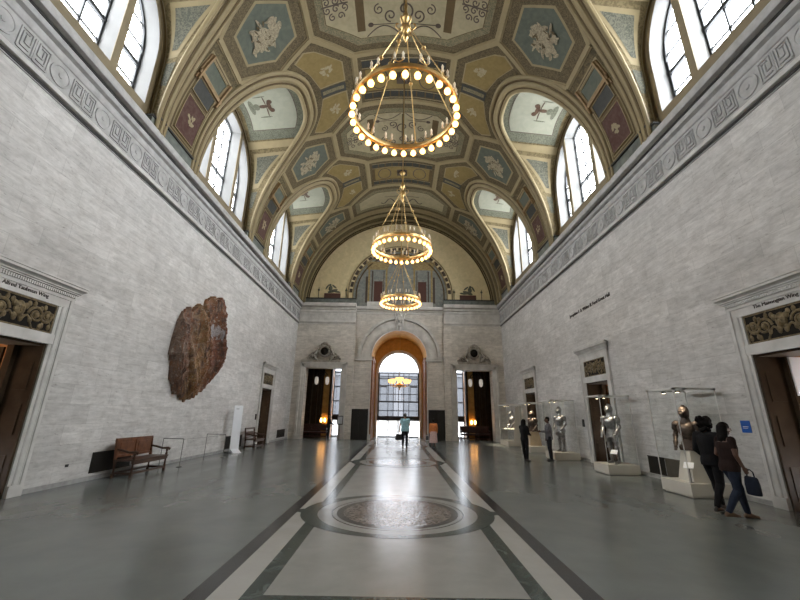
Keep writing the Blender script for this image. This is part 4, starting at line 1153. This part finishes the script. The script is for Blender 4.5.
# ------------------------------------------------------------------ small things
o = empty('standing_sign', (-7.3, 18.05, 0), math.radians(48), 'tall narrow white standing sign with a wedge foot by the left wall', 'sign')
mb = MB(); mb.bar((0,0,.06),(0,.06,2.02), .40, .035, (0,1,0)); mb.build('board', M['signwhite'], o)
mb = MB(); mb.box((-.2,-.32,0),(.2,.25,.03)); mb.face([(-.18,-.3,.03),(.18,-.3,.03),(.18,-.02,.16),(-.18,-.02,.16)]); mb.face([(-.18,-.3,.03),(-.18,-.02,.16),(-.18,-.02,.03)]); mb.face([(.18,-.3,.03),(.18,-.02,.03),(.18,-.02,.16)]); mb.build('foot', M['signwhite'], o)
mb = MB(); mb.box((-.34,-.2,0),(-.2,.2,.05)); mb.build('base_weight', M['black'], o)
mb = MB(); mb.box((-.12,.036,1.84),(.02,.041,1.90));
for k in range(6): mb.box((-.12,.028,1.5-.12*k),(.10-.02*(k%3),.03,1.515-.12*k))
mb.build('print_lines', plain('pale grey print', (.55,.57,.6), .5), o)
o = empty('barrier_rail', (0,0,0), 0, 'thin low wire barrier standing in front of the metal cloth artwork', 'barrier')
for (x, y) in ((-7.05,13.25),(-6.95,16.2)):
    mb = MB(); mb.tube([(x,y,0),(x,y,.85)], .012, 8); mb.lathe([(.09,0),(.09,.01),(.02,.02)], (x,y,0), 16); mb.build('post', M['steelpost'], o)
mb = MB()
mb.tube([(-7.8,13.4,.85),(-7.05,13.25,.85)], .012, 6); mb.tube([(-7.05,13.25,.84),(-7.0,14.7,.825),(-6.95,16.2,.84)], .006, 6); mb.tube([(-7.8,16.4,.85),(-6.95,16.2,.85)], .012, 6)
for y in (13.4, 16.4): mb.tube([(-7.8,y,0),(-7.8,y,.86)], .012, 6)
mb.build('rail', M['steelpost'], o)
def vent(s, y0, y1, z0, z1, label, mats):
    o = empty('wall_vent', (s*(W-.0), 0, 0), 0, label, 'vent', 'vent grilles low in the marble walls')
    n = len(mats); L = (y1-y0)/n
    for k, m in enumerate(mats):
        mb = MB(); a, b = y0+L*k+.015, y0+L*(k+1)-.015
        mb.box((-s*.004,a,z0),(-s*.012,b,z1)); 
        for q in range(int((b-a)/.05)): mb.box((-s*.012,a+.05*q,z0+.03),(-s*.018,a+.05*q+.02,z1-.03))
        for q in (z0,z1-.03): mb.box((-s*.012,a,q),(-s*.022,b,q+.03))
        mb.build('grille', m, o)
vent(1, 11.15, 12.75, .12, .62, 'two part brown vent grille low on the right wall behind the glass cases', [M['vent_br'], M['vent']])
vent(-1, 10.45, 12.0, .17, .67, 'black vent grille low on the left wall behind the panelled bench', [M['vent']])
vent(-1, 18.3, 20.2, .1, .66, 'dark vent grille low on the left wall behind the white standing sign', [M['vent'], M['vent']])
vent(-1, 25.9, 27.7, .17, .68, 'black vent grille low on the left wall near its far corner', [M['vent']])
mb = MB(); mb.box((-W+.012,9.69,.41),(-W-.0,9.78,.47)); mb.box((-W+.016,9.71,.42),(-W,9.76,.46)); tag(mb.build('floor_socket', M['black']), 'tiny black wall socket near the floor left of the panelled bench', 'socket')
mb = MB(); mb.box((W-.012,8.83,1.44),(W,9.07,1.70)); o = tag(mb.build('wall_notice', M['bluesign']), 'small blue notice on the right wall beside the nearest doorway', 'sign')
mb = MB(); mb.box((W-.016,8.88,1.56),(W-.011,9.02,1.575)); mb.box((W-.016,8.9,1.53),(W-.011,9.02,1.54)); mb.build('print_line', M['signwhite'], o)
mb = MB(); mb.box((8.44,8.18,2.22),(8.95,8.198,3.04)); mb.box((8.46,8.174,2.25),(8.93,8.181,3.01)); tag(mb.build('notice_panel', M['signwhite']), 'white notice panel seen inside the nearest right doorway', 'sign')
for y, s, l in ((16.75,1,'small dark switch box on the right wall beside the second doorway'),(21.75,-1,'small dark switch box on the left wall beside the far doorway')):
    mb = MB(); mb.box((s*(W-.05),y-.06,1.35),(s*W,y+.06,1.65)); mb.box((s*(W-.06),y-.03,1.42),(s*(W-.05),y+.03,1.58)); tag(mb.build('switch_box', M['black']), l, 'switch box')
o = empty('easel_sign', (-4.12, 28.0, 0), 0, 'slim dark stand with a pale notice panel at the left far doorway', 'sign')
mb = MB(); mb.tube([(0,0,0),(0,0,1.0)], .02, 8); mb.lathe([(.2,0),(.2,.02),(.03,.04)], (0,0,0), 16); mb.build('stand', M['black'], o)
mb = MB(); mb.bar((0,0,1.0),(0,.1,1.6), .42, .03, (0,1,0)); mb.build('frame', M['black'], o)
mb = MB(); mb.bar((0,-.02,1.06),(0,.075,1.55), .34, .012, (0,1,0)); mb.build('notice', plain('pale grey notice', (.45,.47,.5), .5), o)

# ------------------------------------------------------------------ armour and cases
def armour(loc, rz, label, full=True, mat=None, skirt=None, z0=0, name='suit_of_armor'):
    mat = mat or M['steel']
    o = empty(name, loc, rz, label, 'armor')
    Z = z0
    def P(nm, fn, m=mat, par=o):
        mb = MB(); fn(mb); return mb.build(nm, m, par, 50)
    def helm(mb):
        mb.loft([((0,0,Z+1.55),.075,.085),((0,.0,Z+1.60),.10,.115),((0,.005,Z+1.68),.112,.135),((0,.0,Z+1.76),.105,.13),((0,-.01,Z+1.82),.075,.095),((0,-.01,Z+1.85),.02,.03)], 16)
        mb.loft([((0,.09,Z+1.60),.06,.05),((0,.12,Z+1.66),.07,.06),((0,.10,Z+1.72),.085,.05),((0,.06,Z+1.76),.09,.04)], 14)
        mb.tube([(0,.11,Z+1.77),(0,.05,Z+1.86),(0,-.06,Z+1.86),(0,-.13,Z+1.76)], .014, 6)
    h = P('helmet', helm)
    P('visor_slit', lambda mb: mb.box((-.06,.125,Z+1.70),(.06,.165,Z+1.712)), M['black'], h)
    P('gorget', lambda mb: mb.loft([((0,0,Z+1.44),.13,.11),((0,0,Z+1.50),.10,.10),((0,0,Z+1.56),.085,.09)], 16))
    P('breastplate', lambda mb: mb.loft([((0,0,Z+1.04),.14,.11),((0,.02,Z+1.12),.145,.13),((0,.04,Z+1.25),.185,.16),((0,.03,Z+1.36),.20,.15),((0,0,Z+1.45),.15,.10)], 18))
    def tas(mb):
        for k in range(4): mb.loft([((0,0,Z+1.06-.06*k),.15+.018*k,.125+.016*k),((0,0,Z+.99-.06*k),.163+.018*k,.137+.016*k)], 18)
        dz = 0 if full else .14
        for e in (-1, 1): mb.loft([((e*.10,.10,Z+.86+dz*.5),.085,.05),((e*.115,.12,Z+.74+dz),.085,.045),((e*.12,.12,Z+.66+dz),.06,.03)], 12)
    P('fauld', tas, skirt or mat)
    for e in (-1, 1):
        sh = V((e*.22,0,Z+1.40)); el = V((e*.29,.0,Z+1.13)); wr = V((e*.24,.16,Z+.93))
        P('pauldron', lambda mb: [mb.ball(sh+V((e*.02*k,0,-.045*k)), .115-.012*k, 14, 0, (.9,1.05,.8)) for k in range(3)])
        def arm(mb):
            mb.cap(sh, .058, el, .052); mb.ball(el, .068, 12, 0, (.9,1,1)); mb.cap(el, .052, wr, .042)
        P('arm_plate', arm)
        def gaunt(mb):
            d = (wr-el).normalized(); mb.cap(wr-d*.08, .058, wr, .045); mb.ball(wr+d*.06, .05, 10, 0, (.8,.8,.9))
            for k in range(4): mb.cap(wr+d*.08+V((e*(-.025+.017*k),0,0)), .011, wr+d*.13+V((e*(-.025+.017*k),.01,-.03)), .009, 6)
            mb.cap(wr+d*.03+V((-e*.04,.02,0)), .012, wr+d*.09+V((-e*.05,.03,-.01)), .01, 6)
        P('gauntlet', gaunt)
        if full:
            hp = V((e*.10,0,Z+.90)); kn = V((e*.115,.02,Z+.50)); an = V((e*.12,-.01,Z+.10))
            P('cuisse', lambda mb: mb.cap(hp, .10, kn, .07))
            P('poleyn', lambda mb: [mb.ball(kn, .083, 12, 0, (.9,1.05,1)), mb.ball(kn+V((e*.07,0,0)), .045, 10, 0, (.4,1,1))])
            P('greave', lambda mb: mb.loft([(kn+V((0,0,-.03)),.062,.065),(kn+V((0,-.02,-.13)),.066,.075),(kn.lerp(an,.65),.05,.055),(an,.045,.05)], 14))
            P('sabaton', lambda mb: mb.loft([((e*.12,-.07,Z+.05),.03,.045,(1,0,0),(0,0,1)),((e*.12,-.02,Z+.06),.05,.055,(1,0,0),(0,0,1)),((e*.125,.1,Z+.04),.05,.04,(1,0,0),(0,0,1)),((e*.13,.2,Z+.028),.02,.02,(1,0,0),(0,0,1))], 12))
    if full: P('support_pole', lambda mb: mb.tube([(0,-.05,Z),(0,-.05,Z+1.1)], .015, 8), M['steelpost'])
    return o
def case(x0, x1, y0, y1, label, zb=.30, zt=2.40, solid_end=False):
    o = empty('display_case', ((x0+x1)/2, (y0+y1)/2, 0), 0, label, 'display case', 'glass armor cases along the right wall')
    hx, hy = (x1-x0)/2, (y1-y0)/2
    mb = MB(); mb.box((-hx,-hy,.03),(hx,hy,zb)); mb.box((-hx+.04,-hy+.04,0),(hx-.04,hy-.04,.03)); mb.build('base', M['cream'], o)
    a, b = hx-.015, hy-.015
    for (p, q) in (((-a,-b),(a,-b)),((-a,b),(a,b)),((-a,-b),(-a,b)),((a,-b),(a,b))):
        if solid_end and p[1] == q[1] == -b:
            mb = MB(); mb.extrude([(-a+.35,zb),(a-.02,zb),(a-.02,zt-.12),(-a+.58,zt-.12)], lambda x, z: (x,-b+.03,z), lambda x, z: (x,-b+.07,z)); mb.build('end_panel', M['cream'], o)
        mb = MB(); mb.face([(p[0],p[1],zb),(q[0],q[1],zb),(q[0],q[1],zt),(p[0],p[1],zt)]); mb.build('glass_pane', M['case_glass'], o, fix=False)
    for x in (-a, a):
        for y in (-b, b):
            mb = MB(); mb.bar((x,y,zb),(x,y,zt), .016, .016, (0,1,0)); mb.build('corner_trim', M['caseframe'], o)
    mb = MB()
    for e in (-1, 1): mb.box((e*hx,-hy,zt),(e*(hx-.07),hy,zt+.05)); mb.box((-hx,e*hy,zt),(hx,e*(hy-.07),zt+.05))
    mb.box((-hx*.55,-hy,zt),(-hx*.35,hy,zt+.05)); mb.build('top_frame', M['caseframe'], o)
    mb = MB(); mb.face([(-hx,-hy,zt+.045),(hx,-hy,zt+.045),(hx,hy,zt+.045),(-hx,hy,zt+.045)]); mb.build('top_pane', M['case_glass'], o, fix=False)
    n = 2 if hy < .8 else 3
    for k in range(n):
        y = -hy*.5+hy*k/(n-1); mb = MB(); mb.lathe([(.05,zt-.05),(.05,zt-.005)], (-hx*.45,y,0), 12, 1); mb.lathe([(.04,zt-.055),(.04,zt-.05)], (-hx*.45,y,0), 12, 0); mb.build('downlight', [M['downlight'], M['black']], o)
    return o
def case_lamp(x, y, z, e):
    l = bpy.data.lights.new('case_lamp', 'SPOT'); l.energy = e; l.color = (1,.84,.62); l.spot_size = math.radians(72); l.spot_blend = .6; l.shadow_soft_size = .04
    q = bpy.data.objects.new('case_lamp', l); COL.objects.link(q); q.location = (x,y,z)
def card(loc, rz, label):
    o = empty('label_stand', loc, rz, label, 'label card')
    mb = MB(); mb.tube([(0,0,0),(0,0,.34)], .012, 6); mb.lathe([(.05,0),(.05,.01)], (0,0,0), 12); mb.build('stem', M['steelpost'], o)
    mb = MB(); mb.bar((0,-.07,.31),(0,.06,.43), .2, .012, (0,0,1)); mb.build('card', M['signwhite'], o)
def plinth(x, y, z0, z1, w0, w1, label, mat=None):
    mb = MB(); mb.loft([((x,y,z0),w0*.7071,w0*.7071,V((1,1,0)).normalized(),V((-1,1,0)).normalized()),((x,y,z1),w1*.7071,w1*.7071,V((1,1,0)).normalized(),V((-1,1,0)).normalized())], 4)
    tag(mb.build('plinth', mat or M['cream']), label, 'plinth')
T = math.radians
case(6.66,7.70,9.40,10.42,'nearest glass display case, behind the walking couple'); case(6.62,7.62,12.85,13.78,'second nearest glass display case, with a tall polished steel armor')
case(6.55,7.6,16.88,17.95,'middle glass display case beside the person in a grey top'); case(6.62,7.6,20.3,21.6,'fourth glass display case, behind the person all in black'); case(6.68,7.66,24.35,26.2,'farthest long glass display case with a solid white end panel', solid_end=True)
plinth(7.15,9.85,  .302,.98,.52,.30,'tapered cream plinth under the dark half armor in the nearest case')
armour((7.15,9.85,0), T(118), 'dark etched half armor with helmet on a cream plinth, nearest case', False, M['steel_dk'], M['leather'], .185, 'half_armor')
armour((7.12,13.3,.305), T(118), 'tall polished steel full armor in the second nearest case', True)
card((6.95,13.0,.302), T(-50), 'white label card on a stem before the tall steel armor'); card((6.84,9.60,.302), T(-50), 'white label card on a stem before the dark half armor')
armour((7.1,17.4,.305), T(112), 'polished steel full armor in the middle case behind the grey clad person', True)
plinth(7.1,20.95,.302,.98,.6,.42,'tapered tan plinth in the fourth case', plain('tan plinth', (.42,.33,.22), .5))
armour((7.1,20.95,0), T(118), 'dark half armor on a tan plinth in the fourth case', False, M['steel_dk'], M['leather'], .185, 'half_armor')
mb = MB(); mb.box((6.78,24.5,.95),(7.55,26.1,.99)); tag(mb.build('glass_shelf', M['cream']), 'pale shelf inside the farthest long case', 'shelf')
armour((7.2,25.1,0), T(100), 'bright half armor standing on the shelf in the farthest case', False, M['steel'], None, .22, 'half_armor')
for k, (y, h) in enumerate(((25.65,.9),(25.9,.75))):
    o = empty('sword', (7.15, y, .992), 0, ('taller upright sword in the farthest case' if k == 0 else 'shorter upright sword at the end of the farthest case'), 'sword')
    mb = MB(); mb.bar((0,0,.0),(0,0,h), .03, .008); mb.build('blade', M['steel'], o)
    mb = MB(); mb.bar((0,-.1,h),(0,.1,h), .02, .02); mb.tube([(0,0,h),(0,0,h+.14)], .014, 6); mb.ball((0,0,h+.16), .025, 8); mb.build('hilt', M['gold'], o)
for x, y, e in ((6.95,9.7,13),(6.9,13.1,24),(6.85,17.2,24),(6.95,20.8,40),(6.95,24.9,105),(6.95,25.7,105)): case_lamp(x, y, 2.33, e)

# ------------------------------------------------------------------ people
SK = {'brown': plain('brown skin', (.11,.055,.035), .5, 0, .06), 'tan': plain('tan skin', (.36,.20,.13), .5, 0, .06)}
CL = {n: plain(n+' cloth', c, .85, 0, .18, 14, .2) for n, c in dict(black=(.010,.010,.011), navy=(.014,.018,.03), jean=(.02,.027,.045), blue=(.33,.58,.66), rust=(.022,.012,.010),
      orange=(.62,.21,.07), pink=(.62,.45,.44), grey=(.14,.14,.15), char=(.02,.021,.025), white=(.7,.7,.68)).items()}
HAIR = plain('black hair', (.005,.004,.0035), .7, 0, .3, 30, .12, .3); GREYH = plain('short dark grey hair', (.05,.045,.04), .7)
SHOE = plain('dark shoe leather', (.02,.018,.016), .4); SANDAL = plain('brown sandal leather', (.12,.07,.04), .5)
def hand(mb, wr, d, n, side):
    """palm, four unequal bent fingers and a thumb; d along the forearm, n the palm normal"""
    d = d.normalized(); n = (n - d*n.dot(d)).normalized(); a = d.cross(n)*side
    mb.cap(wr, .026, wr+d*.075, .030, 8)
    for k in range(4): mb.cap(wr+d*.03+a*(-.024+.016*k), .016, wr+d*.082+a*(-.027+.018*k), .013, 6)
    for k, L in enumerate((.030,.036,.034,.026)):
        b = wr+d*.085+a*(-.029+.0195*k); m = b+d*L+n*.010; e = m+d*L*.55+n*L*.75
        mb.cap(b, .0105, m, .0098, 6); mb.cap(m, .0098, e, .0085, 6)
    t0 = wr+d*.025-a*.024; t1 = t0-a*.026+d*.028+n*.008; mb.cap(t0, .014, t1, .012, 6); mb.cap(t1, .012, t1+d*.030+n*.012, .010, 6)
def person(label, loc, rz, H, J, skin, top, legs, shoes, hair='short', hairm=None, sleeves='long', lean=.0, width=1.0, skirt=None, voxel=.012, group=None, bare_shoulder=False):
    o = empty('person', loc, rz, label, 'person'); s = H/1.75; o.scale = (s,s,s)
    hd, shL, shR, elL, elR, wrL, wrR, hpL, hpR, knL, knR, anL, anR = [V(J[k]) for k in ('head','shL','shR','elL','elR','wrL','wrR','hpL','hpR','knL','knR','anL','anR')]
    face = J.get('face', 0); RH = Matrix.Rotation(face, 3, 'Z')
    nb = (shL+shR)/2+V((0,0,.035)); pel = (hpL+hpR)/2
    w = width
    def torso(mb, g, z1=1.0, low=0):
        up = nb-pel
        for_ = [(-.10+low,.165*w,.125),(.0,.168*w,.13),(.22,.146*w,.112),(.45,.158*w,.122),(.66,.176*w,.128),(.85,.175*w,.105),(.96,.11*w,.08)]
        mb.loft([(pel+up*f+V((0,.012*math.sin(f*3),0)), (a+g), (b+g)) for f, a, b in for_ if f <= z1], 16)
    def legs_(mb, g, k=1.0):
        for h, kn, an in ((hpL,knL,anL),(hpR,knR,anR)):
            mb.cap(h, .092*w+g, kn, .062+g, 12); mb.cap(kn, .062+g, kn.lerp(an,.35)+V((0,-.012,0)), .058+g, 12); mb.cap(kn.lerp(an,.35)+V((0,-.012,0)), .058+g, kn.lerp(an,k), .040+g, 12)
    def arms_(mb, g, k=1.0):
        for a, e, r in ((shL,elL,wrL),(shR,elR,wrR)):
            mb.cap(a, .052*w+g, a.lerp(e,min(1,k*2)), .043+g, 10)
            if k > .5: mb.cap(e, .043+g, e.lerp(r,(k-.5)*2), .030+g*.9+ .008*(1-k), 10)
    # body
    mb = MB()
    mb.ball(hd+V((0,-.008,.022)), 1, 16, 0, (.074,.092,.098)); mb.ball(hd+RH@V((0,.022,-.05)), 1, 14, 0, (.056,.064,.066)); mb.ball(hd+RH@V((0,.05,-.085)), .026, 8)
    mb.cap(hd+RH@V((0,.083,.015)), .009, hd+RH@V((0,.104,-.022)), .014, 6)
    mb.cap(hd+RH@V((-.02,.082,-.06)), .010, hd+RH@V((.02,.082,-.06)), .010, 6)
    for e in (-1,1): mb.ball(hd+RH@V((e*.076,-.005,-.005)), 1, 8, 0, (.012,.022,.034))
    mb.cap(hd+V((0,-.015,-.05)), .050, nb, .056, 12); mb.cap(nb+V((0,0,-.01)), .06, shL+V((.03,0,-.01)), .05); mb.cap(nb+V((0,0,-.01)), .06, shR+V((-.03,0,-.01)), .05)
    torso(mb, -.006); arms_(mb, -.002); legs_(mb, -.004)
    for r, e, sd in ((wrL,elL,1),(wrR,elR,-1)): hand(mb, r, r-e, V((sd,.35,0)), sd)
    for an in (anL, anR): mb.cap(an, .036, an+V((0,.02,-.05)), .034); mb.cap(an+V((0,-.03,-.06)), .028, an+V((0,.14,-.068)), .026)
    body = remeshed(mb, 'body', skin, o, voxel, 3)
    for e in (-1,1):
        mb = MB(); mb.ball(hd+RH@V((e*.030,.079,.012)), .009, 8); mb.build('eye', M['black'], o)
    mb = MB(); mb.cap(hd+RH@V((-.022,.090,-.056)), .0045, hd+RH@V((.022,.090,-.056)), .0045, 6); mb.build('lips', plain('lip', (.16,.05,.045), .5), o)
    # clothing
    mb = MB(); torso(mb, .022, 1.0 if not bare_shoulder else .86, -.07)
    kk = {'long':.95,'short':.30,'none':.06}[sleeves]
    if not bare_shoulder:
        arms_(mb, .013, kk); mb.cap(nb+V((0,0,-.02)), .066, shL, .060); mb.cap(nb+V((0,0,-.02)), .066, shR, .060)
    else: arms_(mb, .016, .24) if sleeves != 'none' else None
    if bare_shoulder:
        mb.v = mb.v; 
    remeshed(mb, 'shirt', top, o, voxel*1.1, 3)
    mb = MB()
    if skirt:
        mb.loft([(pel+V((0,0,.10)),.165*w,.13),(pel,.185*w,.155),(pel+V((0,0,-.25)),.20*w,.18),(V((pel.x,pel.y-.01,skirt)),.215*w,.20),(V((pel.x,pel.y-.01,skirt+.02)),.19*w,.175)], 20)
        for k in range(10):
            a = 2*PI*k/10; mb.cap(pel+V((.17*w*math.cos(a),.14*math.sin(a),0)), .02, V((pel.x+.205*w*math.cos(a), pel.y+.19*math.sin(a), skirt+.015)), .032, 6)
        remeshed(mb, 'skirt', legs, o, voxel, 2)
    else:
        up = nb-pel; mb.loft([(pel+up*f, a, b) for f, a, b in ((-.19,.10*w,.10),(-.08,.168*w,.132),(.06,.176*w,.14),(.14,.165*w,.13))], 16)
        legs_(mb, .012, .97); remeshed(mb, 'trousers', legs, o, voxel*1.1, 3)
    for an, nm in ((anL,'shoe'),(anR,'shoe')):
        mb = MB(); mb.loft([(an+V((0,-.075,-.055)),.026,.03,(1,0,0),(0,0,1)),(an+V((0,-.045,-.045)),.040,.048,(1,0,0),(0,0,1)),(an+V((0,.03,-.04)),.042,.05,(1,0,0),(0,0,1)),(an+V((0,.11,-.062)),.047,.033,(1,0,0),(0,0,1)),(an+V((0,.17,-.07)),.036,.024,(1,0,0),(0,0,1)),(an+V((0,.195,-.075)),.012,.012,(1,0,0),(0,0,1))], 12)
        mb.build(nm, shoes, o)
    # hair
    mb = MB(); hairm = hairm or HAIR
    if hair == 'short':
        mb.ball(hd+RH@V((0,-.024,.046)), 1, 16, 0, (.083,.094,.092)); mb.ball(hd+RH@V((0,-.052,-.005)), 1, 12, 0, (.072,.058,.07))
    elif hair == 'curly':
        rg = random.Random(5); mb.ball(hd+RH@V((0,-.04,.04)), 1, 14, 0, (.11,.11,.11))
        for k in range(46):
            a = rg.random()*2*PI; zz = rg.uniform(-.16,.13); rr = .112*math.sqrt(max(.1,1-(zz/.19)**2))
            q = V((rr*math.cos(a), -.045+rr*math.sin(a), .03+zz))
            if q.y > .05 and q.z < .075: continue
            mb.ball(hd+RH@q, rg.uniform(.030,.046), 8)
    elif hair == 'long':
        mb.ball(hd+RH@V((0,-.026,.046)), 1, 16, 0, (.092,.102,.096)); rg = random.Random(9)
        for k in range(22):
            a = PI+PI*k/21; x = .085*math.cos(a); y = -.03+.075*math.sin(a)
            mb.cap(hd+RH@V((x,y,.05)), .034, hd+RH@V((x*1.25,y-.03,-.15-rg.random()*.1)), .030, 6)
    elif hair == 'tied':
        mb.ball(hd+RH@V((0,-.024,.044)), 1, 16, 0, (.084,.096,.092)); mb.ball(hd+RH@V((0,-.05,0)), 1, 12, 0, (.074,.06,.07)); mb.ball(hd+RH@V((0,-.12,.03)), .045, 10)
    remeshed(mb, 'hair', hairm, o, .011, 2)
    return o
def stand(**kw):
    J = dict(head=(0,.02,1.635), shL=(-.185,-.01,1.425), shR=(.185,-.01,1.425), elL=(-.235,-.04,1.14), elR=(.235,-.04,1.14), wrL=(-.245,.05,.90), wrR=(.245,.05,.90),
             hpL=(-.09,0,.93), hpR=(.09,0,.93), knL=(-.10,.015,.50), knR=(.10,.015,.50), anL=(-.105,-.02,.09), anR=(.105,-.02,.09))
    J.update(kw); return J
person('person in black with dark curly hair, walking partly hidden behind the woman in jeans', (6.33,8.22,0), T(-68), 1.73,
       stand(head=(0,.05,1.63), knL=(-.09,.14,.52), anL=(-.09,.22,.10), knR=(.09,-.02,.50), anR=(.09,-.26,.12), wrL=(-.22,.16,.98), wrR=(.24,-.08,.90)),
       SK['brown'], CL['black'], CL['black'], SHOE, 'curly', voxel=.009)
pw = person('woman in rust off shoulder top and blue jeans carrying a dark bag, at the right', (6.22,7.66,0), T(-96), 1.66,
       stand(head=(0,.07,1.625), face=-.15, knL=(-.085,.15,.52), anL=(-.08,.20,.09), knR=(.085,.0,.50), anR=(.085,-.24,.13), elR=(.235,.0,1.15), wrR=(.22,.10,.93), wrL=(-.2,.2,.98), shL=(-.18,.02,1.42), shR=(.18,.02,1.42)),
       SK['brown'], CL['rust'], CL['jean'], SANDAL, 'long', sleeves='short', width=1.12, voxel=.009, bare_shoulder=True)
person('person all in black standing on the polished floor before the fourth glass case', (5.2,16.5,0), T(-60), 1.62,
       stand(head=(.0,.05,1.62), wrL=(-.1,.28,1.10), elL=(-.22,.06,1.16), wrR=(.12,.26,1.08), elR=(.23,.05,1.15), anL=(-.09,.06,.09)), SK['brown'], CL['black'], CL['black'], SHOE, 'long')
person('person in grey top and black trousers holding out one hand beside the middle case', (6.28,16.66,0), T(78), 1.72,
       stand(head=(0,.03,1.635), elL=(-.22,.08,1.17), wrL=(-.16,.33,1.16), elR=(.24,-.05,1.14)), SK['brown'], CL['grey'], CL['char'], SHOE, 'short')
person('man in pale blue shirt and dark trousers walking away towards the arched doors', (.38,21.95,0), 0, 1.80,
       stand(wrR=(.13,.26,1.12), elR=(.245,.02,1.16), elL=(-.27,-.03,1.14), wrL=(-.30,.0,.88), knL=(-.10,.02,.50), anL=(-.11,-.10,.10), knR=(.09,.07,.51), anR=(.09,.08,.09), head=(0,.05,1.625)),
       SK['tan'], CL['blue'], CL['char'], SHOE, 'short', GREYH, 'short', width=1.22)
person('person in orange top and pale pink wrap skirt walking away right of the arch', (1.96,22.2,0), T(6), 1.52,
       stand(knL=(-.09,.08,.5), anL=(-.08,.10,.09), anR=(.085,-.12,.10)), SK['brown'], CL['orange'], CL['pink'], SHOE, 'short', width=1.2, skirt=.32)
person('person in dark clothes standing at the left far doorway by the notice stand', (-4.8,27.55,0), T(-75), 1.72,
       stand(wrL=(-.1,.28,1.08), elL=(-.22,.06,1.15), wrR=(.1,.28,1.05), elR=(.23,.05,1.15)), SK['brown'], CL['black'], CL['black'], SHOE, 'short')
# things they carry
def bag(name, loc, rz, sc, mat, label, strap=.2):
    o = empty(name, loc, rz, label, 'bag'); w, d, h = sc
    mb = MB(); mb.loft([((0,0,-h),w*.46,d*.5),((0,0,-h*.93),w*.5,d*.55),((0,0,-h*.4),w*.5,d*.55),((0,0,-.02),w*.47,d*.4),((0,0,0),w*.45,d*.2)], 20)
    mb.build('bag_body', mat, o)
    mb = MB(); mb.tube([(-w*.3,0,-.03),(-w*.24,0,strap*.7),(0,0,strap),(w*.24,0,strap*.7),(w*.3,0,-.03)], .011, 6); mb.build('strap', mat, o)
bag('handbag', (6.35,7.40,.735), T(-96), (.30,.14,.30), CL['navy'], 'dark blue handbag carried by the woman in jeans at the right', .12)
bag('briefcase', (.06,21.96,.72), 0, (.40,.12,.32), M['black'], 'black briefcase in the left hand of the man in the pale blue shirt', .08)
bag('shoulder_bag', (1.62,22.25,.62), 0, (.16,.10,.22), M['black'], 'small black bag at the left side of the person in orange', .1)

# ------------------------------------------------------------------ daylight
wd = bpy.data.worlds.new('overcast sky'); scene.world = wd; wd.use_nodes = True
bgn = wd.node_tree.nodes['Background']; tc = wd.node_tree.nodes.new('ShaderNodeTexCoord'); sx = wd.node_tree.nodes.new('ShaderNodeSeparateXYZ'); mr_ = wd.node_tree.nodes.new('ShaderNodeMapRange')
wd.node_tree.links.new(tc.outputs['Generated'], sx.inputs[0]); wd.node_tree.links.new(sx.outputs[0], mr_.inputs['Value'])
mr_.inputs['From Min'].default_value = -1; mr_.inputs['From Max'].default_value = 1; mr_.inputs['To Min'].default_value = 4.6; mr_.inputs['To Max'].default_value = 9.4
wd.node_tree.links.new(mr_.outputs[0], bgn.inputs[1]); bgn.inputs[0].default_value = (.96,.98,1,1)
scene.view_settings.view_transform = 'Standard'; scene.view_settings.look = 'None'; scene.view_settings.gamma = 1; scene.view_settings.use_curve_mapping = False
scene.view_settings.exposure = 1.62
scene.cycles.use_denoising = True; scene.cycles.max_bounces = 14; scene.cycles.diffuse_bounces = 5; scene.cycles.transparent_max_bounces = 16
scene.cycles.sample_clamp_indirect = 2.5; scene.cycles.sample_clamp_direct = 12; scene.cycles.caustics_reflective = False; scene.cycles.caustics_refractive = False
